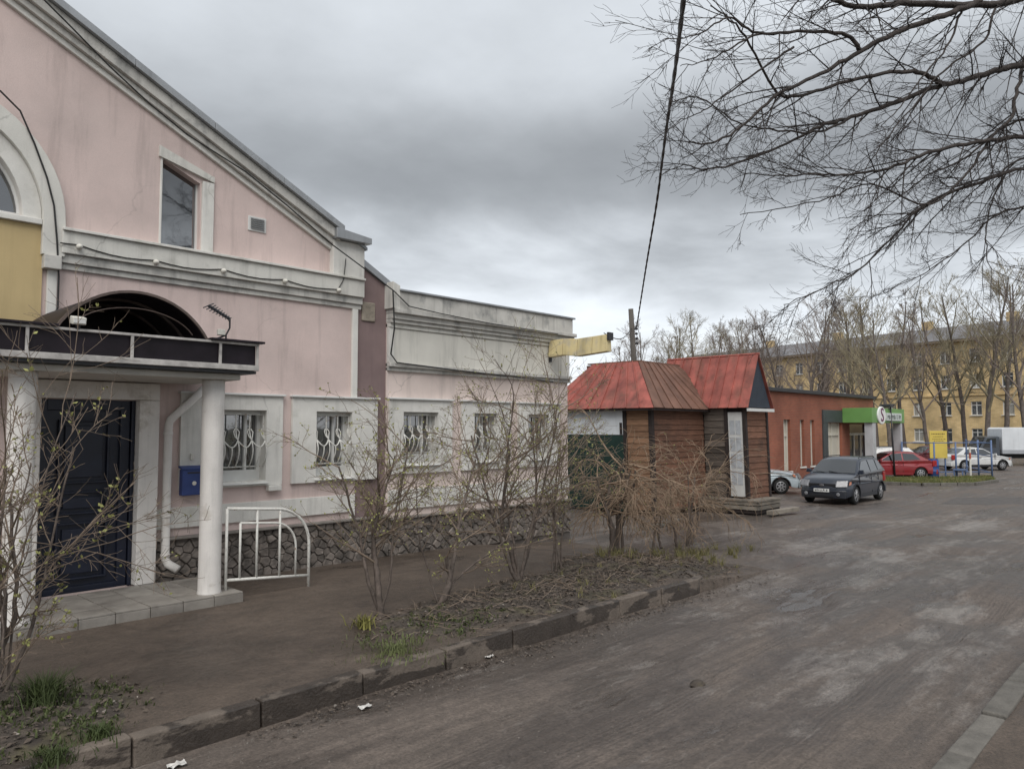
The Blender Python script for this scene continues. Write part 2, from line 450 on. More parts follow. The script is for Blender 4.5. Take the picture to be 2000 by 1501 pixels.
def ground_mat(name, dry, wet, pale, wetlo, wethi, stretch, trk=(.16, 9.0, 1), tramp=1.0):
    m = bpy.data.materials.new(name); m.use_nodes = True; t = m.node_tree; L = t.links.new
    b = t.nodes['Principled BSDF']; g = N(t, 'ShaderNodeTexCoord')
    def nn(s, sc, det=6, ro=.6, dist=0):
        mp = N(t, 'ShaderNodeMapping'); mp.inputs['Scale'].default_value = sc; L(g.outputs['Object'], mp.inputs[0])
        n = N(t, 'ShaderNodeTexNoise'); n.inputs['Scale'].default_value = s; n.inputs['Detail'].default_value = det; n.inputs['Roughness'].default_value = ro
        n.inputs['Distortion'].default_value = dist
        L(mp.outputs[0], n.inputs['Vector']); return n.outputs['Fac']
    def mr(v, a, b_, c, d):
        n = N(t, 'ShaderNodeMapRange'); n.inputs[1].default_value = a; n.inputs[2].default_value = b_; n.inputs[3].default_value = c; n.inputs[4].default_value = d; L(v, n.inputs[0]); return n.outputs[0]
    def mix(f, a, c):
        n = N(t, 'ShaderNodeMix', data_type='RGBA'); L(f, n.inputs[0]); L(a, n.inputs[6]); L(c, n.inputs[7]); return n.outputs[2]
    def rgbn(c):
        n = N(t, 'ShaderNodeRGB'); n.outputs[0].default_value = (*c, 1); return n.outputs[0]
    wn_ = nn(.55, stretch, 10, .66, .8)
    wetf = mr(wn_, wetlo, wethi, 0, 1)
    pud = mr(nn(.8, (stretch[0] * .8, stretch[1] * 1.2, 1), 9, .62, .4), .60, .645, 0, 1)
    palef = mr(nn(1.1, (stretch[0] * .8, stretch[1] * 1.3, 1), 12, .78), .54, .66, 0, 1)
    at = N(t, 'ShaderNodeAttribute'); at.attribute_name = 'sheen_tint'
    sheen_tint = mr(math_n(t, 'ADD', at.outputs['Fac'], math_n(t, 'MULTIPLY', math_n(t, 'SUBTRACT', nn(3.2, (.45, 1, 1), 10, .78), .5), 2.3)), .42, .92, 0, 1)
    sp = N(t, 'ShaderNodeSeparateXYZ'); L(g.outputs['Object'], sp.inputs[0])
    yy = math_n(t, 'ADD', sp.outputs[1], math_n(t, 'MULTIPLY', nn(.25, (1, .1, 1), 2, .5), .5))
    tread = math_n(t, 'SINE', math_n(t, 'MULTIPLY', yy, 118.0))
    tmask = mr(nn(1.0, (.10, 2.2, 1), 3, .5), .54, .60, 0, 1)
    tread = math_n(t, 'MULTIPLY', math_n(t, 'MULTIPLY', tread, tmask), tramp)
    track = nn(1.0, trk, 8, .68, .15)
    track = math_n(t, 'ADD', track, math_n(t, 'MULTIPLY', tread, .07))
    grit = nn(38, (1, 1, 1), 8, .82)
    cur = mix(wetf, rgbn(dry), rgbn(wet))
    cur = mix(math_n(t, 'MULTIPLY', palef, .75), cur, rgbn(pale))
    cur = mix(math_n(t, 'MULTIPLY', sheen_tint, .75), cur, rgbn(pale))  # sky sheen of the wet road painted in as a paler colour
    for v, a, c, d, e in ((track, .36, .64, .80, 1.16), (nn(9, (1, 1, 1), 6, .7), .3, .7, .78, 1.2), (grit, .32, .68, .45, 1.6)):
        mx = N(t, 'ShaderNodeMix', data_type='RGBA', blend_type='MULTIPLY'); mx.inputs[0].default_value = 1
        L(cur, mx.inputs[6]); L(mr(v, a, c, d, e), mx.inputs[7]); cur = mx.outputs[2]
    cur = mix(math_n(t, 'MULTIPLY', pud, .6), cur, rgbn(tuple(c * .7 for c in wet)))
    L(cur, b.inputs['Base Color'])
    rg_ = math_n(t, 'SUBTRACT', mr(wetf, 0, 1, .72, .34), math_n(t, 'MULTIPLY', pud, .24))
    rg_ = math_n(t, 'SUBTRACT', rg_, math_n(t, 'MULTIPLY', sheen_tint, .30))
    L(math_n(t, 'MAXIMUM', rg_, .09), b.inputs['Roughness'])
    b.inputs['Specular IOR Level'].default_value = .5
    h = math_n(t, 'ADD', math_n(t, 'MULTIPLY', grit, .55), math_n(t, 'MULTIPLY', track, 1.3))
    h = math_n(t, 'ADD', h, math_n(t, 'MULTIPLY', nn(9, (1, 1, 1), 6, .68), .9))
    h = math_n(t, 'MULTIPLY', h, mr(pud, 0, 1, 1, .12))
    bn = N(t, 'ShaderNodeBump'); bn.inputs['Strength'].default_value = .6; bn.inputs['Distance'].default_value = .022
    L(h, bn.inputs['Height']); L(bn.outputs[0], b.inputs['Normal'])
    MATS[name] = m; return m
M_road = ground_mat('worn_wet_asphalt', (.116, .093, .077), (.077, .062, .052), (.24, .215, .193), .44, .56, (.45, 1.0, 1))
M_pave = ground_mat('muddy_asphalt', (.090, .068, .052), (.060, .046, .036), (.120, .094, .074), .5, .64, (.7, .8, 1), (1.3, 2.2, 1), 0.0)
M_soil = mat('dark_soil', (.070, .057, .047), rough=.95, var=.4, vs=6, bump=1, bs=25, col2=(.075, .065, .04), c2s=3)
M_earth = mat('distant_ground', (.09, .085, .07), rough=.95, var=.25, vs=.3, col2=(.06, .075, .03), c2s=.08)

xs = frange(-10, 3, .5)[:-1] + frange(3, 14, .09)[:-1] + frange(14, 30, .2)[:-1] + frange(30, 106, 1.5)
ys = frange(-60, 1.5, 4)[:-1] + frange(1.5, 5.88, .09)[:-1] + frange(5.88, 10.9, .14)[:-1] + frange(10.9, 16, .5)[:-1] + frange(16, 90, 4)
in_pave = lambda x, y: 5.88 < y < 10.9 and x < 13.0
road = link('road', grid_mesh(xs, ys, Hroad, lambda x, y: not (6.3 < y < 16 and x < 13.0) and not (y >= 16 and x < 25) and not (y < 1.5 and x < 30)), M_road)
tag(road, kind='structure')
SHEEN_SPOTS = []  # wet spots whose sky sheen is put into the road colour, smoother too
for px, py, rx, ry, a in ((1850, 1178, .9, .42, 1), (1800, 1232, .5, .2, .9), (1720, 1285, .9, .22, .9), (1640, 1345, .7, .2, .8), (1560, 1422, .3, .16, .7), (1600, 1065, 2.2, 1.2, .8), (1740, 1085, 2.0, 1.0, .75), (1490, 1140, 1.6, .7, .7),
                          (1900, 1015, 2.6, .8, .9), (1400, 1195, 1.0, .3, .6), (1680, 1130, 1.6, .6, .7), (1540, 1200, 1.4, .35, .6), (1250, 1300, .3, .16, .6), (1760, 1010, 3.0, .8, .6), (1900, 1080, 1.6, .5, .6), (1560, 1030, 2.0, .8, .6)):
    p = onZ(px, py, -.2); SHEEN_SPOTS.append((p.x, p.y, rx, ry, a))
at_ = road.data.attributes.new('sheen_tint', 'FLOAT', 'POINT')
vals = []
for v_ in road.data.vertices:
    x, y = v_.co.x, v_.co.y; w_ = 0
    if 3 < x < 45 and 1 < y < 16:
        for a, b, rx, ry, am in SHEEN_SPOTS:
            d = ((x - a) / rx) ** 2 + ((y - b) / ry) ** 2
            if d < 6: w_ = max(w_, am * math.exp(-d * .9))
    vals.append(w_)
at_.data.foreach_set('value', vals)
xp = frange(-10, 1, .5)[:-1] + frange(1, 13.0, .14)
yp = [5.85] + frange(5.88, 10.9, .14)
pav = link('pavement', grid_mesh(xp, yp, lambda x, y: Hpave(x, y) - (.2 if y < 5.87 else 0)), M_pave)
tag(pav, kind='structure')
gr = MB(); S = 2500
gr.quad((-S, -S, -.62), (S, -S, -.62), (S, S, -.62), (-S, S, -.62))
tag(gr.build('ground', M_earth), kind='structure')
# pavement on the camera's side of the road
sw = link('sidewalk', grid_mesh(frange(-10, 30, .5), frange(-8, 1.34, .5), lambda x, y: gz(x) + .0 + .008 * noise.noise(Vector((x, y, 2)))), M_pave)
tag(sw, kind='structure')

M_kerb = mat('kerb_concrete', (.135, .110, .090), rough=.8, var=.2, vs=7, rnd=.1, bump=.5, bs=40, col2=(.050, .040, .033), c2s=1.5, c2=(.45, .49), c2scale=(1, 1.0, 3.0), rough2=.4, fine=.12)
M_kerb2 = mat('kerb_concrete_pale', (.13, .12, .105), rough=.85, var=.25, vs=6, rnd=.12, bump=.5, bs=40, fine=.12)
def kerb_run(name, pts, h0, wid, side, m, rng):
    root = bpy.data.objects.new(name, None); COL.objects.link(root); root.location = (pts[0][0], pts[0][1], gz(pts[0][0]))
    tag(root, kind='structure')
    for a, b in zip(pts, pts[1:]):
        p, q = Vector((*a, 0)), Vector((*b, 0)); d = (q - p); n = max(1, round(d.length / 1.0)); u = d.normalized()
        nrm = Vector((-u.y, u.x, 0)) * side
        for i in range(n):
            s, e = p + d * (i / n) + u * .007, p + d * ((i + 1) / n) - u * .007
            dz = rng.uniform(-.012, .012); tw = rng.uniform(-.012, .012)
            mb = MB()
            zt0, zt1 = gz(s.x) + h0 + dz, gz(e.x) + h0 + dz + rng.uniform(-.008, .008)
            s2, e2 = s + nrm * tw, e - nrm * tw
            bt = -.36
            mb.hexa([s2 + Vector((0, 0, bt)), e2 + Vector((0, 0, bt)), e2 + nrm * wid + Vector((0, 0, bt)), s2 + nrm * wid + Vector((0, 0, bt)),
                     s2 + nrm * .02 + Vector((0, 0, zt0)), e2 + nrm * .02 + Vector((0, 0, zt1)), e2 + nrm * wid + Vector((0, 0, zt1)), s2 + nrm * wid + Vector((0, 0, zt0))])
            mb.build('kerb_stone', m, root, bevel=.018)
kr = random.Random(3)
kerb_run('kerb', [(-2.81, KY), (10.19, KY), (10.55, KY + .14), (10.78, KY + .48)], .028, .15, 1, M_kerb, kr)
kerb_run('sidewalk_kerb', [(-4, 1.5), (20, 1.5)], .02, -.16, 1, M_kerb2, kr)
# planting bed mound
def bed_h(x, y, cx_, cy_, rx, ry, hh):
    d = math.hypot((x - cx_) / rx, (y - cy_) / ry)
    d += .12 * noise.noise(Vector((x * 1.3, y * 1.3, 7)))
    return hh * (1 - smoothstep(.55, 1.0, d)) - .03 * smoothstep(.9, 1.1, d)
def bed_main(x, y):
    c = 6.85 + .09 * max(0, x - 8)
    return Hpave(x, y) + max(bed_h(x, y, 8.3, c, 3.6, 1.0, .07), bed_h(x, y, 11.0, 7.3, 2.0, 1.35, .12)) + .018 * noise.noise(Vector((x * 5, y * 5, 3))) - .012
def bed_left(x, y):
    return Hpave(x, y) + bed_h(x, y, 1.0, 6.95, 1.75, 1.15, .07) + .02 * noise.noise(Vector((x * 5, y * 5, 3))) - .012
tag(link('planting_bed', grid_mesh(frange(4.4, 13.0, .1), frange(5.93, 9.0, .1), bed_main), M_soil), kind='structure')
tag(link('flower_bed', grid_mesh(frange(-1.2, 3.0, .1), frange(5.93, 8.4, .1), bed_left), M_soil), kind='structure')

# ================================================================== pink gabled building
YF = 10.95
AX = 1.54                      # axis of the gable
def rz_low(x): return 7.561 - .4854 * (abs(x - AX) - .801)     # lower edge of the raking cornice
bld = thing('gabled_building', (AX, YF, 0), 'pink gabled building with white cornice, arched window and stone plinth', 'building')
XR, XL = 7.66, 2 * AX - 7.66
hole_trap = [(4.31, 4.86), (4.87, 4.87), (4.86, 5.86), (4.31, 6.10)]
GR, ZA = 1.08, 4.90            # arched glass radius and its springing height
arch_hole = [(AX + GR * math.cos(t), ZA + GR * math.sin(t)) for t in [math.pi * i / 24 for i in range(25)]]
W1, W2 = (5.05, 5.97, 1.44, 2.52), (6.86, 7.56, 1.44, 2.52)
def rect(a): return [(a[0], a[2]), (a[1], a[2]), (a[1], a[3]), (a[0], a[3])]
def grow_r(a, g=.012): return rect((a[0] - g, a[1] + g, a[2] - g, a[3] + g))
DOOR = (2.86, 4.03, .12, 2.62)
LW1, LW2 = tuple(2 * AX - v for v in (W1[1], W1[0])) + W1[2:], tuple(2 * AX - v for v in (W2[1], W2[0])) + W2[2:]
outer = [(XL, -.3), (XR, -.3), (XR, rz_low(XR) + .15), (AX, rz_low(AX) + .15), (XL, rz_low(XL) + .15)]
mb = MB(); mb.holed(outer, [hole_trap, arch_hole, grow_r(W1), grow_r(W2), rect(DOOR), grow_r(LW1), grow_r(LW2)], YF, .32)
mb.build('wall', M_pink, bld)
# side and rear walls
mb = MB()
mb.prism([(XL, -.3), (XR, -.3), (XR, rz_low(XR) + .1), (AX, rz_low(AX) + .1), (XL, rz_low(XL) + .1)], YF + .9, YF + 13)
mb.build('rear_wall', M_pink, bld)
# roof slopes
def rake(x, off): return rz_low(x) + off
for sgn, nm in ((1, 'roof'), (-1, 'roof')):
    xe = AX + sgn * 6.22
    a, b = (AX, rake(AX, .40)), (xe, rake(xe, .40))
    mb = MB(); mb.hexa([(a[0], YF - .16, a[1]), (b[0], YF - .16, b[1]), (b[0], YF + 13.3, b[1]), (a[0], YF + 13.3, a[1]),
                        (a[0], YF - .16, a[1] + .05), (b[0], YF - .16, b[1] + .05), (b[0], YF + 13.3, b[1] + .05), (a[0], YF + 13.3, a[1] + .05)])
    mb.build('roof', M_flash, bld)
# raking cornice: three layers, each stepping further out
for sgn in (1, -1):
    for (o0, o1, pr, m, xe) in ((0.0, .09, .05, M_whitetrim, 5.56), (.091, .19, .11, M_cornice, 5.62), (.191, .36, .17, M_cornice, 5.66), (.361, .47, .24, M_flash, 5.70)):
        pts = [(AX, rake(AX, o0)), (AX + sgn * xe, rake(AX + xe, o0)), (AX + sgn * xe, rake(AX + xe, o1)), (AX, rake(AX, o1))]
        n = 5 if m is M_flash else 1
        if n == 1:
            MB().prism(pts, YF - pr, YF + .02).build('raking_cornice', m, bld, bevel=.008)
        else:
            for k in range(n):
                x0, x1 = AX + sgn * (xe * k / n + .004), AX + sgn * xe * (k + 1) / n
                MB().prism([(x0, rake(x0, o0)), (x1, rake(x1, o0)), (x1, rake(x1, o1)), (x0, rake(x0, o1))], YF - pr - .004 * (k % 2), YF + .02).build('flashing', m, bld, bevel=.006)
    # end block of the pediment
    xa, xb = sorted((AX + sgn * 5.56, AX + sgn * 6.19))
    MB().box(xa, xb, YF - .12, YF + .5, 4.62, 5.42).build('end_block', M_whitetrim, bld, bevel=.01)
    MB().hexa([(xa - .02, YF - .25, 5.425), (xb + .06, YF - .25, 5.425), (xb + .06, YF + .5, 5.425), (xa - .02, YF + .5, 5.425),
               (xa - .02, YF - .25, 5.60), (xb + .06, YF - .25, 5.53), (xb + .06, YF + .5, 5.53), (xa - .02, YF + .5, 5.60)]).build('flashing', M_flash, bld, bevel=.008)
# horizontal cornice band
def hband(x0, x1, y_out, z0, z1, m, par, name='cornice', bevel=.01):
    return MB().box(x0, x1, y_out, YF + .02, z0, z1).build(name, m, par, bevel=bevel)
for x0, x1 in ((3.03, 7.73), (XL - .07, 2 * AX - 3.03)):
    hband(x0, x1, YF - .13, 4.50, 4.79, M_white, bld)
    hband(x0, x1, YF - .17, 4.792, 4.83, M_whitetrim, bld, 'cornice_cap', .006)
    hband(x0, x1, YF - .08, 4.38, 4.498, M_cornice, bld)
    hband(x0, x1, YF - .04, 4.30, 4.378, M_cornice, bld)
# arch surround
def ring(r0, r1, y0, y1, zlow, name, m):
    nseg = 28
    mb = MB()
    po = [(AX + r1, zlow)] + [(AX + r1 * math.cos(math.pi * i / nseg), ZA + r1 * math.sin(math.pi * i / nseg)) for i in range(nseg + 1)] + [(AX - r1, zlow)]
    pi_ = [(AX - r0, zlow)] + [(AX + r0 * math.cos(math.pi * i / nseg), ZA + r0 * math.sin(math.pi * i / nseg)) for i in range(nseg, -1, -1)] + [(AX + r0, zlow)]
    mb.prism(po + pi_, y0, y1)
    return mb.build(name, m, bld, bevel=.008)
ring(1.06, 1.27, YF - .045, YF + .12, 4.84, 'arch_trim', M_whitetrim)
ring(1.272, 1.53, YF - .11, YF + .02, 4.45, 'arch_trim', M_white)
ring(1.10, 1.40, YF + .16, YF + .20, ZA, 'arch_frame', M_frame) if False else None
MB().prism(arch_hole, YF + .15, YF + .17).build('arched_pane', M_glass, bld)
arf = MB()
arf.tube([(AX + (GR - .02) * math.cos(math.pi * i / 24), YF + .13, ZA + (GR - .02) * math.sin(math.pi * i / 24)) for i in range(25)], .03, 6)
arf.box(AX - GR, AX + GR, YF + .10, YF + .148, ZA, ZA + .06)
for a in (0, .55, -.55): arf.box(AX + a - .025, AX + a + .025, YF + .10, YF + .147, ZA + .06, ZA + math.sqrt(GR * GR - a * a) - .02)
arf.build('arched_frame', M_frame, bld)
MB().box(AX - 1.27, AX + 1.27, YF - .09, YF + .1, 4.825, 4.897).build('sill', M_whitetrim, bld, bevel=.008)
MB().box(AX - 1.30, AX + 1.30, YF - .03, YF + .03, 2.9, 4.822).build('ochre_panel', M_yellow, bld)
for s in (1, -1):
    xa, xb = sorted((AX + s * 1.29, AX + s * 1.49)); MB().box(xa, xb, YF - .15, YF, 4.27, 4.448).build('capital', M_cornice, bld, bevel=.012)
    xa, xb = sorted((AX + s * 1.355, AX + s * 1.465)); MB().box(xa, xb, YF - .06, YF, 2.9, 4.268).build('pilaster_strip', M_whitetrim, bld, bevel=.006)
# trapezoid window
MB().prism([(4.30, 4.85), (4.88, 4.85), (4.88, 5.88), (4.30, 6.12)], YF + .13, YF + .15).build('window_pane', M_glass, bld)
MB().box(4.885, 5.06, YF - .04, YF + .12, 4.832, 5.90).build('window_trim', M_whitetrim, bld, bevel=.006)
MB().prism([(4.25, 6.11), (5.06, 5.76 + .145), (5.06, 5.93 + .06), (4.25, 6.27)], YF - .05, YF + .12).build('window_head', M_white, bld, bevel=.006)
MB().box(4.278, 4.308, YF - .02, YF + .12, 4.832, 6.11).build('window_trim', M_whitetrim, bld, bevel=.006)
fr = MB()
fr.box(4.308, 4.345, YF + .09, YF + .128, 4.86, 6.08).box(4.845, 4.88, YF + .09, YF + .128, 4.86, 5.86).box(4.31, 4.88, YF + .091, YF + .127, 4.845, 4.885)
fr.build('window_frame', M_frame, bld)
# vent grille
vg = thing('x', (0, 0, 0), 'x', 'x'); bpy.data.objects.remove(vg)
vp = MB().box(5.62, 5.92, YF - .02, YF + .01, 5.31, 5.54).build('vent', M_frame, bld, bevel=.005)
for k in range(6):
    z = 5.345 + k * .03
    MB().hexa([(5.655, YF - .04, z), (5.885, YF - .04, z), (5.885, YF - .02, z + .018), (5.655, YF - .02, z + .018), (5.655, YF - .037, z + .004), (5.885, YF - .037, z + .004), (5.885, YF - .02, z + .022), (5.655, YF - .02, z + .022)]).build('vent_slat', M_flash, vp)
# pilaster at the right edge
MB().box(7.55, 7.66, YF - .05, YF, 2.74, 4.298).build('pilaster_strip', M_whitetrim, bld, bevel=.006)

# lower windows with bulging grilles
def window(par, w_, sur, YW=YF, curtain=None):
    x0, x1, z0, z1 = w_
    mb = MB(); mb.holed([(sur[0], sur[2]), (sur[1], sur[2]), (sur[1], sur[3]), (sur[0], sur[3])], [rect(w_)], YW - .055, .05)
    c_ = len(mb.v)
    mb.v += [(u, YW - .005, z) for u, z in rect(w_)] + [(u, YW + .2, z) for u, z in rect(w_)]
    mb.f += [(c_ + i, c_ + (i + 1) % 4, c_ + 4 + (i + 1) % 4, c_ + 4 + i) for i in range(4)]
    mb.build('window_surround', M_whitetrim, par, bevel=0)
    MB().box(sur[0] - .03, sur[1] + .03, YW - .10, YW - .002, sur[3] + .002, sur[3] + .035).build('drip_cap', M_frame, par, bevel=.006)
    win = MB().box(x0, x1, YW + .20, YW + .22, z0, z1).build('window', M_glass, par)
    f = MB()
    t = .055
    f.box(x0, x0 + t, YW + .15, YW + .198, z0, z1).box(x1 - t, x1, YW + .15, YW + .198, z0, z1).box(x0 + t, x1 - t, YW + .151, YW + .197, z1 - t, z1).box(x0 + t, x1 - t, YW + .151, YW + .197, z0, z0 + .16)
    f.box(x1 - .26, x1 - .22, YW + .152, YW + .196, z0 + .16, z1 - t)
    f.build('window_frame', M_frame, win)
    MB().hexa([(x0 - .03, YW - .11, z0 - .05), (x1 + .03, YW - .11, z0 - .05), (x1 + .03, YW + .15, z0 - .02), (x0 - .03, YW + .15, z0 - .02),
               (x0 - .03, YW - .11, z0 - .035), (x1 + .03, YW - .11, z0 - .035), (x1 + .03, YW + .15, z0 + .0), (x0 - .03, YW + .15, z0 + .0)]).build('sill', M_frame, win, bevel=.004)
    g = MB()
    n = 4 if x1 - x0 > .78 else 3; hh = z1 - z0; zb = z0 + .20 * hh; zt = z1 - .06 * hh
    def bulge(v):       # outward bulge as a function of height fraction
        return .02 + .12 * math.sin(math.pi * min(1, v / .62)) if v < .62 else .02
    def P(x, v): return (x, YW + .05 - bulge(v), zb + (zt - zb) * v)
    g.bar(P(x0 + .01, 0), P(x1 - .01, 0), .018); g.bar(P(x0 + .01, 1), P(x1 - .01, 1), .018)
    step = (x1 - x0) / n
    for k in range(n + 1):
        x = x0 + .015 + (x1 - x0 - .03) * k / n
        g.tube([P(x, v / 12) for v in range(13)], .010, 5)
        for s in (-1, 1):      # lily-shaped scrolls
            if x0 < x + s * .05 < x1:
                g.tube([(x, YW + .04 - bulge(.5), P(x, .5)[2]), (x + s * .03, YW + .05 - bulge(.58) - .01, P(x, .58)[2]), (x + s * .045, YW + .05 - bulge(.66) - .02, P(x, .66)[2]), (x + s * .02, YW + .05 - bulge(.72), P(x, .72)[2])], .008, 5)
    for k in range(n):
        xa = x0 + .015 + (x1 - x0 - .03) * k / n; xb = x0 + .015 + (x1 - x0 - .03) * (k + 1) / n
        arc = []
        for i in range(9):
            a = i / 8; v = .50 - .13 * math.sin(math.pi * a)
            arc.append(P(xa + (xb - xa) * a, v))
        g.tube(arc, .0115, 5)
        xm = (xa + xb) / 2
        g.tube([P(xm, v / 12 * .38) for v in range(13)], .010, 5)
    g.build('grille', M_grille, win, smooth=True)
    # inside: pale curtain edge
    cu = MB(); k = 9
    for i in range(k):
        a, b = x0 + .05 + (x1 - x0) * .16 * i / k, x0 + .05 + (x1 - x0) * .16 * (i + 1) / k
    return win
window(bld, W1, (4.64, 6.25, 1.36, 2.74))
window(bld, W2, (6.42, 8.09, 1.36, 2.74))
window(bld, LW1, (2 * AX - 6.25, 2 * AX - 4.64, 1.36, 2.74))
window(bld, LW2, (2 * AX - 7.7, 2 * AX - 6.42, 1.36, 2.74))
MB().box(6.0, 6.22, YF - .11, YF - .002, 1.27, 1.355).build('sill_bracket', M_whitetrim, bld, bevel=.01)
# white band above the plinth, with the pink strip below it
MB().box(4.34, 7.64, YF - .045, YF + .01, .83, 1.12).build('white_band', M_whitetrim, bld, bevel=.005)
MB().box(7.54, 7.64, YF - .044, YF + .01, .70, .828).build('white_band', M_whitetrim, bld, bevel=.005)
MB().box(XL, 2.5, YF - .045, YF + .01, .83, 1.12).build('white_band', M_whitetrim, bld, bevel=.005)

# stone plinth: cells of a jittered lattice, each stone its own piece
def voronoi_cells(x0, x1, z0, z1, sx, sz, rng):
    seeds = []
    nz_ = max(1, round((z1 - z0) / sz)); nx_ = max(1, round((x1 - x0) / sx))
    for j in range(nz_):
        for i in range(nx_):
            seeds.append((x0 + (i + .5 + rng.uniform(-.34, .34) + .5 * (j % 2) - .25) * (x1 - x0) / nx_, z0 + (j + .5 + rng.uniform(-.26, .26)) * (z1 - z0) / nz_))
    cells = []
    for a in seeds:
        poly = [(x0, z0), (x1, z0), (x1, z1), (x0, z1)]
        for b in seeds:
            if b is a or abs(a[0] - b[0]) > 3 * sx: continue
            mx_, mz_ = (a[0] + b[0]) / 2, (a[1] + b[1]) / 2; dx, dz = b[0] - a[0], b[1] - a[1]
            new = []
            for i in range(len(poly)):
                p, q = poly[i], poly[(i + 1) % len(poly)]
                dp = (p[0] - mx_) * dx + (p[1] - mz_) * dz; dq = (q[0] - mx_) * dx + (q[1] - mz_) * dz
                if dp <= 0: new.append(p)
                if dp * dq < 0:
                    t = dp / (dp - dq); new.append((p[0] + (q[0] - p[0]) * t, p[1] + (q[1] - p[1]) * t))
            poly = new
            if len(poly) < 3: break
        if len(poly) >= 3: cells.append((a, poly))
    return cells
def plinth(par, x0, x1, z0f, z1, rng, sx=.185, sz=.10):
    z0 = z0f
    base = MB().box(x0, x1, YF - .05, YF + .05, -.3, z1).build('plinth', M_mortar, par)
    for (c, poly) in voronoi_cells(x0, x1, z0, z1, sx, sz, rng):
        ax_, az_ = sum(p[0] for p in poly) / len(poly), sum(p[1] for p in poly) / len(poly)
        ext = max(max(p[0] for p in poly) - min(p[0] for p in poly), .05)
        k1 = max(.7, 1 - .0055 / ext * 2); k2 = k1 * .84
        mb = MB(); d = rng.uniform(.02, .06); n = len(poly)
        r1 = [(ax_ + (p[0] - ax_) * k1, YF - .048, az_ + (p[1] - az_) * k1) for p in poly]
        r2 = [(ax_ + (p[0] - ax_) * k1 * .97, YF - .05 - d * .6, az_ + (p[1] - az_) * k1 * .97) for p in poly]
        r3 = [(ax_ + (p[0] - ax_) * k2, YF - .05 - d + rng.uniform(-.008, .008), az_ + (p[1] - az_) * k2) for p in poly]
        mb.v = r1 + r2 + r3
        for i in range(n):
            j = (i + 1) % n
            mb.f += [(i, j, n + j, n + i), (n + i, n + j, 2 * n + j, 2 * n + i)]
        mb.f.append(tuple(2 * n + i for i in range(n)))
        mb.build('stone', M_stone, base)
    MB().box(x0, x1, YF - .14, YF + .0, z1 + .001, z1 + .035).build('plinth_cap', mat('plinth_cap_render', (.22, .20, .18), var=.25, vs=5, streak=.2), par, bevel=.006)
prng = random.Random(11)
plinth(bld, 4.31, 8.32, -.03, .68, prng)
MB().box(XL, 2.6, YF - .08, YF, -.3, .68).build('plinth', M_mortar, bld)

# entrance door with pier surround
dr = MB().box(DOOR[0], DOOR[1], YF + .06, YF + .10, DOOR[2], DOOR[3])
door = dr.build('door', M_door, bld)
def panel(x0, x1, z0, z1, par):
    mb = MB()
    t = .03
    for a in ((x0, x1, z0, z0 + t), (x0, x1, z1 - t, z1), (x0, x0 + t, z0 + t, z1 - t), (x1 - t, x1, z0 + t, z1 - t)):
        mb.box(a[0], a[1], YF + .005, YF + .058, a[2], a[3])
    mb.box(x0 + .08, x1 - .08, YF + .02, YF + .057, z0 + .08, z1 - .08)
    mb.build('door_panel', M_door, par, bevel=.008)
panel(3.10, 3.72, .28, 1.02, door); panel(3.10, 3.72, 1.12, 1.42, door); panel(3.10, 3.72, 1.52, 2.36, door)
jm = MB()
jm.box(DOOR[0], DOOR[0] + .10, YF + .0, YF + .055, .12, 2.62).box(DOOR[1] - .18, DOOR[1] - .06, YF + .01, YF + .056, .12, 2.62).box(DOOR[1] - .05, DOOR[1], YF - .02, YF + .056, .12, 2.62).box(DOOR[0] + .10, DOOR[1] - .18, YF + .001, YF + .054, 2.48, 2.62).box(DOOR[0] + .10, DOOR[1] - .18, YF + .001, YF + .054, .12, .20)
jm.build('door_frame', M_door, door, bevel=.006)
hd = MB(); hd.tube([(3.80 - .16 * math.sin(math.pi * i / 10), YF - .02 - .04 * math.sin(math.pi * i / 10), 1.18 + .36 * i / 10) for i in range(11)], .012, 6)
hd.build('door_handle', M_darkmetal, door, smooth=True)
MB().box(4.033, 4.30, YF - .16, YF + .01, .125, 2.625).build('door_pier', M_column, bld, bevel=.012)
MB().box(2.60, 2.857, YF - .16, YF + .01, .125, 2.625).build('door_pier', M_column, bld, bevel=.012)
MB().box(2.60, 4.30, YF - .161, YF + .01, 2.627, 2.86).build('door_lintel', M_column, bld, bevel=.012)

# drainpipe
dp = MB(); pz = [(4.95, YF - .2, 2.86), (4.46, YF - .12, 2.36), (4.44, YF - .11, 2.27), (4.44, YF - .11, .44), (4.47, YF - .14, .36), (4.57, YF - .24, .28)]
dp.tube(pz, .058, 12)
dpo = dp.build('drainpipe', M_column, bld, smooth=True)
for z in (2.15, 1.0, .46):
    cl = MB(); cl.lathe([(.064, z), (.066, z + .01), (.066, z + .03), (.064, z + .04)], 12, lambda p: p + Vector((4.44, YF - .11, 0))); cl.build('pipe_joint', M_column, dpo, smooth=True)

# ================================================================== annex and link
anx = thing('annex_building', (10.9, YF, 0), 'low cream and pink annex with stained parapet beside the gabled building', 'building')
